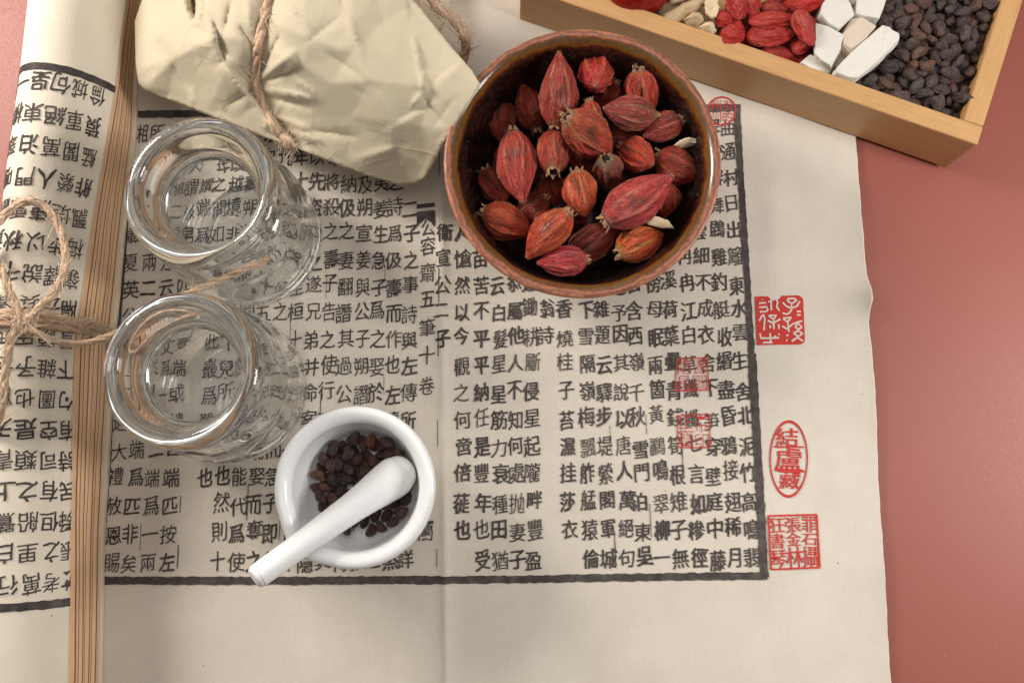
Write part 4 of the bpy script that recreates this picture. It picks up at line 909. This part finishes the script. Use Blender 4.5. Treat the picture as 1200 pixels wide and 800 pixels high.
MORTAR_SEEDS = ('-614 -686 240 11 -2 -78 -61 383 -728 -788 238 69 23 45 52 325 -599 -730 234 11 -40 91 -5 323 -711 -527 234 80 54 17 23 301 -534 -682 236 0 -19 -94 -28 358 -737 -650 236 11 -99 -7 4 358 -664 -503 236 0 54 83 -12 356 -783 -717 242 44 -45 33 -70 394 '
 '-654 -785 236 65 -16 25 -70 356 -747 -590 239 50 33 45 66 384 -702 -599 234 58 1 -12 81 321 -536 -640 235 8 -5 -53 84 315 -544 -558 233 8 -8 -27 96 296 -609 -515 236 23 -9 -36 90 339 -485 -718 234 80 54 14 20 297 -756 -514 242 81 20 18 -51 298 '
 '-566 -761 237 14 -56 77 -27 363 -648 -589 240 62 32 16 70 389 -794 -566 243 2 90 -27 -33 304 -655 -724 238 33 -93 0 14 361 -544 -518 238 6 4 -82 -57 352 -641 -533 270 47 2 -13 -87 369 -716 -482 249 82 -27 -29 41 353 -782 -618 234 17 -71 65 -21 315 '
 '-776 -538 271 36 29 41 78 394 -577 -472 243 69 22 -14 67 368 -436 -644 243 26 36 90 -1 298 -733 -726 233 6 26 96 -4 309 -609 -562 238 61 -64 40 -23 350 -626 -742 264 3 -64 72 27 337 -682 -553 241 10 -70 60 39 318 -487 -540 241 7 22 1 -97 387 '
 '-684 -508 276 13 77 62 -9 386 -668 -455 254 93 0 36 -4 316 -506 -508 270 40 -16 -3 -90 387 -524 -720 263 48 -27 80 23 399 -440 -697 251 16 85 49 -9 345 -555 -599 236 96 -28 5 1 360 -688 -820 242 5 -48 -81 34 315 -722 -556 267 5 -65 -76 -9 374 '
 '-640 -646 247 35 -21 81 41 378 -693 -763 233 8 68 72 12 306 -672 -579 282 3 43 56 -70 359 -741 -696 262 88 -26 -5 -41 383 -690 -686 237 9 39 -91 -13 388 -575 -548 263 7 58 77 24 365 -738 -619 278 42 17 -22 86 368 -609 -596 271 3 -36 88 31 396 '
 '-585 -457 288 19 61 -76 -14 344 -680 -617 266 94 34 1 -5 334 -542 -809 250 38 10 -21 89 322 -478 -671 240 80 -29 10 51 361 -747 -561 299 17 71 -65 -23 312 -466 -745 246 34 -92 -15 12 300 -612 -789 236 30 -75 -53 23 338 -810 -657 245 91 4 19 -37 362 '
 '-741 -490 283 29 -56 71 -30 399 -517 -467 301 66 -71 22 -10 392 -465 -513 287 76 -42 49 -4 320 -491 -789 252 57 -76 -30 13 336 -772 -648 270 25 7 56 79 318 -520 -766 236 85 -35 -16 36 341 -760 -761 237 75 -7 31 58 295 -594 -636 236 47 4 14 87 367 '
 '-584 -824 242 19 79 54 -21 342 -621 -468 260 39 -68 32 -53 398 -540 -481 263 84 39 32 17 347 -452 -754 279 24 32 -79 -46 333 -801 -601 269 91 -36 -4 -20 393 -650 -450 288 78 1 -9 62 325 -790 -686 278 49 12 27 82 341 -706 -660 267 76 -45 0 47 310 ')
# ------------------------------------------------------------------ bamboo box
ztop = .317; bx0 = P(1146, 170, ztop); bx0.z = .006; ex = P(655, 0, ztop) - P(1146, 170, ztop); ex.z = 0; ex.normalize()
ey = Vector((-ex.y, ex.x, 0)); ey = ey if ey.y > 0 else -ey
BL_ = 2.1034; BW = 1.05; WT = .088
ang = math.atan2(ex.y, ex.x) + math.pi                # the box's own x axis points to its right end
box = empty('bamboo_box', bx0, 'rectangular pale bamboo box without lid, tilted across the upper right corner', 'wooden box')
def plank(name, x0, x1, y0, y1, z0, z1, along='x', bev=.010):
    """a board in the box's own frame: x runs left from the right front corner, y back"""
    bm = bmesh.new(); bmesh.ops.create_cube(bm, size=1)
    bmesh.ops.scale(bm, vec=((x1 - x0), (y1 - y0), (z1 - z0)), verts=bm.verts)
    bmesh.ops.bevel(bm, geom=list(bm.edges), offset=bev, segments=3, profile=.6, affect='EDGES')
    c = Vector(((x0 + x1) / 2, (y0 + y1) / 2, (z0 + z1) / 2)); me = bpy.data.meshes.new(name)
    if along == 'y': bmesh.ops.rotate(bm, verts=bm.verts, matrix=Matrix.Rotation(-math.pi / 2, 3, 'Z'))
    flip = ey.x * ex.y - ey.y * ex.x                  # handedness of (ex, ey)
    bm.to_mesh(me); bm.free(); me.materials.append(M['wood']); o = bpy.data.objects.new(name, me); COL.objects.link(o); o.parent = box
    o.location = ex * c.x + ey * c.y + Vector((0, 0, c.z)); o.rotation_euler = (0, 0, math.atan2(ex.y, ex.x) + (math.pi / 2 if along == 'y' else 0))
    for p in me.polygons: p.use_smooth = False
    return o
HT = ztop - .006
plank('long_wall', 0, BL_, 0, WT, 0, HT)
plank('long_wall', 0, BL_, BW, BW + WT, 0, HT)
plank('short_wall', 0.0, WT, WT + .001, BW - .001, 0, HT - .0015, 'y')
plank('short_wall', BL_ - WT, BL_, WT + .001, BW - .001, 0, HT - .0015, 'y')
plank('bottom_board', WT + .001, BL_ - WT - .001, WT + .001, BW - .001, .004, .178, bev=.004)
# ------------------------------------------------------------------ seeds: shapes, then every seed a copy
def seed_mesh(k):
    bm = bmesh.new(); bmesh.ops.create_icosphere(bm, subdivisions=4, radius=1); rd = random.Random(k); off = Vector((k * 5.1, k * 2.3, 0)); bend = rd.choice([0, .12, .3, .38]); fl_ = rd.uniform(.85, 1.05)
    for v in bm.verts:
        x, y, z = v.co; a = math.atan2(z, y)
        w = 1 + .16 * noise.noise(Vector((x * 1.3, y * 1.6, z * 1.6)) + off) + .05 * math.cos(5 * a + 3 * noise.noise(Vector((x, 0, 0)) + off)) + .10 * noise.noise(Vector((x * 2, y * 5, z * 5)) + off) - .22 * abs(noise.noise(Vector((x * 1.6, math.cos(a) * 4.2, math.sin(a) * 4.2)) + off)) - .10 * abs(noise.noise(Vector((x * 5, math.cos(a) * 6, math.sin(a) * 6)) + off))
        y2 = y * .74 * w - bend * (x * x - .4); z2 = z * .66 * w * fl_
        if y > .2 and abs(z) < .22: y2 -= .10 * (1 - abs(z) / .22) * (y - .2)
        v.co = (x * (1 + .1 * noise.noise(Vector((x * 2, 1, 4)) + off)), y2, z2)
    if k % 3 == 0:                                   # a scrap of stalk
        r = bmesh.ops.create_cone(bm, segments=6, radius1=.16, radius2=.09, depth=.5, cap_ends=True)['verts']
        bmesh.ops.rotate(bm, verts=r, matrix=Matrix.Rotation(math.pi / 2, 3, 'Y')); bmesh.ops.translate(bm, verts=r, vec=(1.05, -bend * .5, 0))
    me = bpy.data.meshes.new('dark_seed'); bm.to_mesh(me); bm.free(); me.materials.append(M['seed'])
    me.polygons.foreach_set('use_smooth', [True] * len(me.polygons)); return me
SM = [seed_mesh(k) for k in range(9)]
def put_seed(rec, i, label, group, dz, tint, size=1.0):
    x, y, z, qw, qx, qy, qz, a = rec
    o = bpy.data.objects.new('dark_seed', SM[i % len(SM)]); COL.objects.link(o); o.rotation_mode = 'QUATERNION'
    q = Quaternion((qw, qx, qy, qz)); q.normalize(); o.location = (x, y, z + dz); o.rotation_quaternion = q; o.scale = (a * 1.08 * size, a * size, a * size); o.color = (*tint, 1)
    tag(o, label, 'seed', group); return o
def unpack(s):
    n = [int(t) for t in s.split()]; out = []
    for i in range(0, len(n), 8): out.append((n[i] / 1000, n[i + 1] / 1000, n[i + 2] / 1000, *(t / 100 for t in n[i + 3:i + 7]), n[i + 7] / 1e4))
    return out
for i, r in enumerate(unpack(BOX_SEEDS)):
    put_seed(r, i, 'dark dried seed in the loose heap filling the right end of the bamboo box', 'dark seeds in the bamboo box', .034, (1, 1, 1))
for i, r in enumerate(unpack(MORTAR_SEEDS)):
    put_seed(r, i * 5 + 2, 'brown dried seed lying in the white mortar under the pestle', 'brown seeds in the mortar', .0, [(1.3, 1., .9), (.75, .65, .65), (1.05, .9, .85), (1.7, 1.15, .95), (.9, .85, .85)][i % 5], .86)
for i, (px, py, a) in enumerate([(1043, 24, .3), (1047, 14, 1.2), (1042, 8, 2.2), (1050, 4, .7), (1045, -4, 2.8), (1053, 20, 1.9), (1052, -10, .2), (1036, 27, 1.0), (1044, -14, 1.5)]):
    p = P(px, py, .262); q = Quaternion((math.cos(a), .1, .05, math.sin(a)))
    put_seed((p.x, p.y, p.z, *q, .037), i, 'dark dried seed in the loose heap filling the right end of the bamboo box', 'dark seeds in the bamboo box', 0, (1, 1, 1))
# ------------------------------------------------------------------ white chalky root pieces
def block(top, z1, z0, label, mat, seed=0, sh=(0, 0), rough=.006):
    """an irregular cut block: top outline in the photograph, sides going down to z0"""
    rd = random.Random(seed); bm = bmesh.new(); n = len(top)
    zt = [z1 + rd.uniform(-.008, .008) for _ in top]
    T = [P(x, y, z) for (x, y), z in zip(top, zt)]; c = sum(T, Vector()) / n
    Bv = [Vector((p.x + sh[0] + (p.x - c.x) * .06, p.y + sh[1] + (p.y - c.y) * .06, z0)) for p in T]
    tv = [bm.verts.new(p) for p in T]; bv = [bm.verts.new(p) for p in Bv]
    bm.faces.new(tv); bm.faces.new(list(reversed(bv)))
    for i in range(n): bm.faces.new((tv[i], bv[i], bv[(i + 1) % n], tv[(i + 1) % n]))
    bmesh.ops.recalc_face_normals(bm, faces=bm.faces)
    bmesh.ops.bevel(bm, geom=list(bm.edges), offset=.005, segments=2, profile=.5, affect='EDGES')
    bmesh.ops.triangulate(bm, faces=bm.faces)
    for _ in range(4):
        le = [e for e in bm.edges if e.calc_length() > .028]
        if not le: break
        bmesh.ops.subdivide_edges(bm, edges=le, cuts=1); bmesh.ops.triangulate(bm, faces=[f for f in bm.faces if len(f.verts) > 3])
    off = Vector((seed * 3.1, 0, seed))
    for v in bm.verts:
        d = noise.noise_vector(v.co * 8 + off) * rough * 1.4 + noise.noise_vector(v.co * 30 + off) * rough * .35; v.co += d
    me = bpy.data.meshes.new('chalky_root_block'); bo_ = Vector((c.x, c.y, z0)); bmesh.ops.translate(bm, verts=bm.verts, vec=-bo_)
    bm.to_mesh(me); bm.free(); me.materials.append(mat); o = bpy.data.objects.new('chalky_root_block', me); COL.objects.link(o); o.location = bo_
    me.polygons.foreach_set('use_smooth', [True] * len(me.polygons)); me.set_sharp_from_angle(angle=.6)
    return tag(o, label, 'white root piece', 'white chalky root pieces in the bamboo box')
block([(1034, 29), (1042, 33), (1046, 36), (1053, 40), (1054, 46), (1031, 71), (1005, 92), (993, 91), (979, 85), (982, 77), (1004, 55)], .335, .27, 'longest white slab, lying slantwise against the dark seeds', M['chalk'], 1)
block([(957, 27), (973, 33), (991, 41), (984, 56), (973, 75), (963, 70), (954, 62), (953, 50)], .33, .20, 'flat white piece with a pointed corner, beside the red berries', M['chalk'], 2, (.04, -.02))
block([(965, 3), (972, -8), (988, -10), (997, 4), (1002, 17), (984, 33), (972, 28), (962, 16)], .34, .20, 'chunky white cube at the top, nearest the red berries', M['chalk'], 3)
block([(1009, -14), (1040, -10), (1036, 10), (1032, 22), (1018, 20), (1003, 17)], .33, .24, 'square white tile at the top edge beside the dark seeds', M['chalk'], 4)
block([(997, 22), (1010, 20), (1026, 29), (1014, 46), (1000, 60), (990, 52), (988, 40)], .32, .19, 'peach tinted chunk in the middle of the white pieces', M['peach'], 5, (-.02, -.02))
block([(951, 62), (960, 68), (970, 76), (976, 82), (972, 88), (948, 80), (938, 73)], .28, .19, 'low pale piece half behind the front wall of the box', M['chalk'], 6)
block([(978, 68), (988, 58), (996, 66), (990, 80), (980, 80)], .25, .185, 'small peach piece down between the slab and the flat piece', M['peach'], 7)
block([(990, -16), (1006, -18), (1008, 0), (1000, 6), (992, -2)], .30, .19, 'small cream lump between the cube and the square tile', M['peach'], 8)
block([(960, 40), (985, 60), (1000, 85), (975, 92), (950, 78)], .20, .184, 'buried white piece under the flat one', M['chalk'], 9)
# ------------------------------------------------------------------ red dried berries
def berry(c0, z0, c1, z1, w, label, tint=(1, 1, 1), seed=0, flat=.7):
    A = P(*c0, z0); B = P(*c1, z1); L = (B - A).length * .5; ax = (B - A).normalized(); sd = ax.cross(Vector((0, 0, 1))).normalized(); nm = ax.cross(sd); w = w / 560.
    bm = bmesh.new(); bmesh.ops.create_icosphere(bm, subdivisions=5, radius=1); off = Vector((seed * 4.3, seed * 1.7, 0))
    for v in bm.verts:
        x, y, z = v.co; a = math.atan2(z, y); r = (y * y + z * z) ** .5
        k = 1 + .22 * noise.noise(Vector((x * 1.2, math.cos(a) * 1.3, math.sin(a) * 1.3)) + off) - .36 * abs(noise.noise(Vector((x * 1.1, math.cos(a) * 3.4, math.sin(a) * 3.4)) + off)) - .20 * abs(noise.noise(Vector((x * 4.5, math.cos(a) * 5, math.sin(a) * 5)) + off))
        k *= (1 - .18 * x)
        v.co = (x * L, y * w * k * 1.12, z * w * k * flat * 1.12 + .10 * w * noise.noise(Vector((x * 2, 7, 0)) + off))
    me = bpy.data.meshes.new('dried_berry'); bm.to_mesh(me); bm.free(); me.materials.append(M['goji']); me.polygons.foreach_set('use_smooth', [True] * len(me.polygons))
    o = bpy.data.objects.new('dried_berry', me); COL.objects.link(o); o.location = A.lerp(B, .5); o.rotation_euler = Matrix((ax, sd, nm)).transposed().to_euler(); o.color = (*tint, 1)
    return tag(o, label, 'dried berry', 'wrinkled red berries in the bamboo box')
K = (1.1, 1.9, 2.0)
for i, a in enumerate([
 ((874, 43), .30, (931, 40), .31, 27, 'large wrinkled red berry lying level, nearest the front wall', (1, 1.1, 1.1)),
 ((877, 25), .33, (932, 22), .33, 22, 'slim bright red berry lying level just behind the large one', (1.05, 1.2, 1.2)),
 ((934, 12), .36, (952, 54), .34, 24, 'pinkish red berry standing slantwise beside the white pieces', K),
 ((926, 58), .28, (952, 50), .28, 20, 'small red berry under the pinkish slanted one', (1., .9, .9)),
 ((862, -10), .34, (866, 24), .33, 26, 'tall crumpled red berry at the top next to the pale slices', (1.05, 1.4, 1.4)),
 ((880, -8), .33, (882, 22), .32, 22, 'crumpled red berry pressed against the tall one', (1., 1.1, 1.1)),
 ((846, 34), .30, (872, 46), .30, 34, 'rough rounded red berry at the front wall beside the pale knob', (1.1, 1.0, 1.0)),
 ((838, 19), .32, (858, 26), .32, 20, 'small red berry resting on top of the rough rounded one', (1.05, 1., 1.)),
 ((890, 62), .27, (930, 64), .26, 20, 'dull red berry low against the front wall', (.8, .9, .9)),
 ((918, 2), .32, (975, -4), .32, 30, 'smooth glossy red berry at the top edge beside the white cube', (1.1, .8, .8)),
 ((890, 8), .31, (924, 14), .31, 20, 'dark red berry in the middle behind the slim level one', (.75, .9, .9)),
 ((904, -12), .33, (940, -6), .34, 22, 'wrinkled red berry cut by the top edge', (1., 1.1, 1.1)),
 ((942, 22), .30, (962, 44), .28, 18, 'dark red berry squeezed between the pinkish one and the white piece', (.8, .7, .7)),
]): berry(*a, seed=i + 1)
for i, (a, b) in enumerate([((850, 10), (880, 40)), ((880, 50), (910, 30)), ((905, 70), (940, 74)), ((925, 30), (950, 60)), ((870, 60), (890, 70)), ((900, 0), (930, 20)), ((940, 0), (960, 20)), ((860, 50), (880, 56)), ((916, 48), (945, 62)), ((890, -20), (920, -25)), ((940, -25), (970, -20)), ((930, 66), (950, 80))]):
    berry(a, .215, b, .235, 26, 'dark red berry at the bottom of the heap, nearly hidden by the others', (.6, .6, .6), 40 + i)
# ------------------------------------------------------------------ pale slices, the red date
G_ = 'pale root slices in the bamboo box'
flake('root_slice', [(778, 16, .30), (800, 4, .32), (826, -6, .33), (832, 0, .33), (818, 12, .32), (802, 22, .31), (788, 28, .30), (780, 24, .30)], .03, 'long beige root slice at the left of the pale pieces', 'root slice', M['slice'], .02, G_)
flake('root_slice', [(826, 2, .35), (833, -5, .36), (841, -2, .36), (843, 8, .35), (840, 19, .35), (833, 20, .35), (827, 14, .35)], .022, 'oval cream root slice standing at the top', 'root slice', M['chip'], -.02, G_)
flake('root_slice', [(800, 22, .31), (812, 14, .32), (822, 16, .33), (826, 24, .32), (818, 31, .31), (806, 30, .30)], .05, 'knobbly beige root piece in front of the oval slice', 'root slice', M['slice'], .03, G_)
flake('root_slice', [(816, 32, .30), (826, 25, .31), (836, 26, .32), (840, 36, .31), (836, 41, .30), (824, 38, .29)], .05, 'pale ivory knob touching the front wall', 'root slice', M['chip'], .03, G_)
flake('root_slice', [(785, -8, .30), (810, -18, .31), (822, -12, .31), (800, 2, .30), (786, 4, .30)], .04, 'beige root slice at the top edge above the long one', 'root slice', M['chip'], .02, G_)
flake('root_slice', [(770, 8, .26), (792, -6, .27), (800, 4, .27), (786, 22, .25), (774, 20, .25)], .03, 'shaded brown root slice beside the red date', 'root slice', M['slice'], .02, G_)
flake('root_slice', [(775, 20, .21), (830, 0, .21), (850, 20, .21), (838, 44, .21), (800, 40, .21)], .03, 'wide root slice beneath all the others', 'root slice', M['slice'], .0, G_)
jc = P(748, -14, .30); bm = bmesh.new(); bmesh.ops.create_icosphere(bm, subdivisions=5, radius=1)
for v in bm.verts:
    c = v.co.copy(); k = 1 + .05 * noise.noise(c * 1.4) - .05 * abs(noise.noise(c * 3.1 + Vector((4, 0, 0)))); v.co = (c.x * .155 * k, c.y * .118 * k, c.z * .115 * k)
me = bpy.data.meshes.new('red_date'); bm.to_mesh(me); bm.free(); me.materials.append(M['jujube']); me.polygons.foreach_set('use_smooth', [True] * len(me.polygons))
o = bpy.data.objects.new('red_date', me); COL.objects.link(o); o.location = jc; tag(o, 'large glossy dark red date at the left end of the bamboo box contents', 'dried date')
bpy.data.objects.remove(fob)
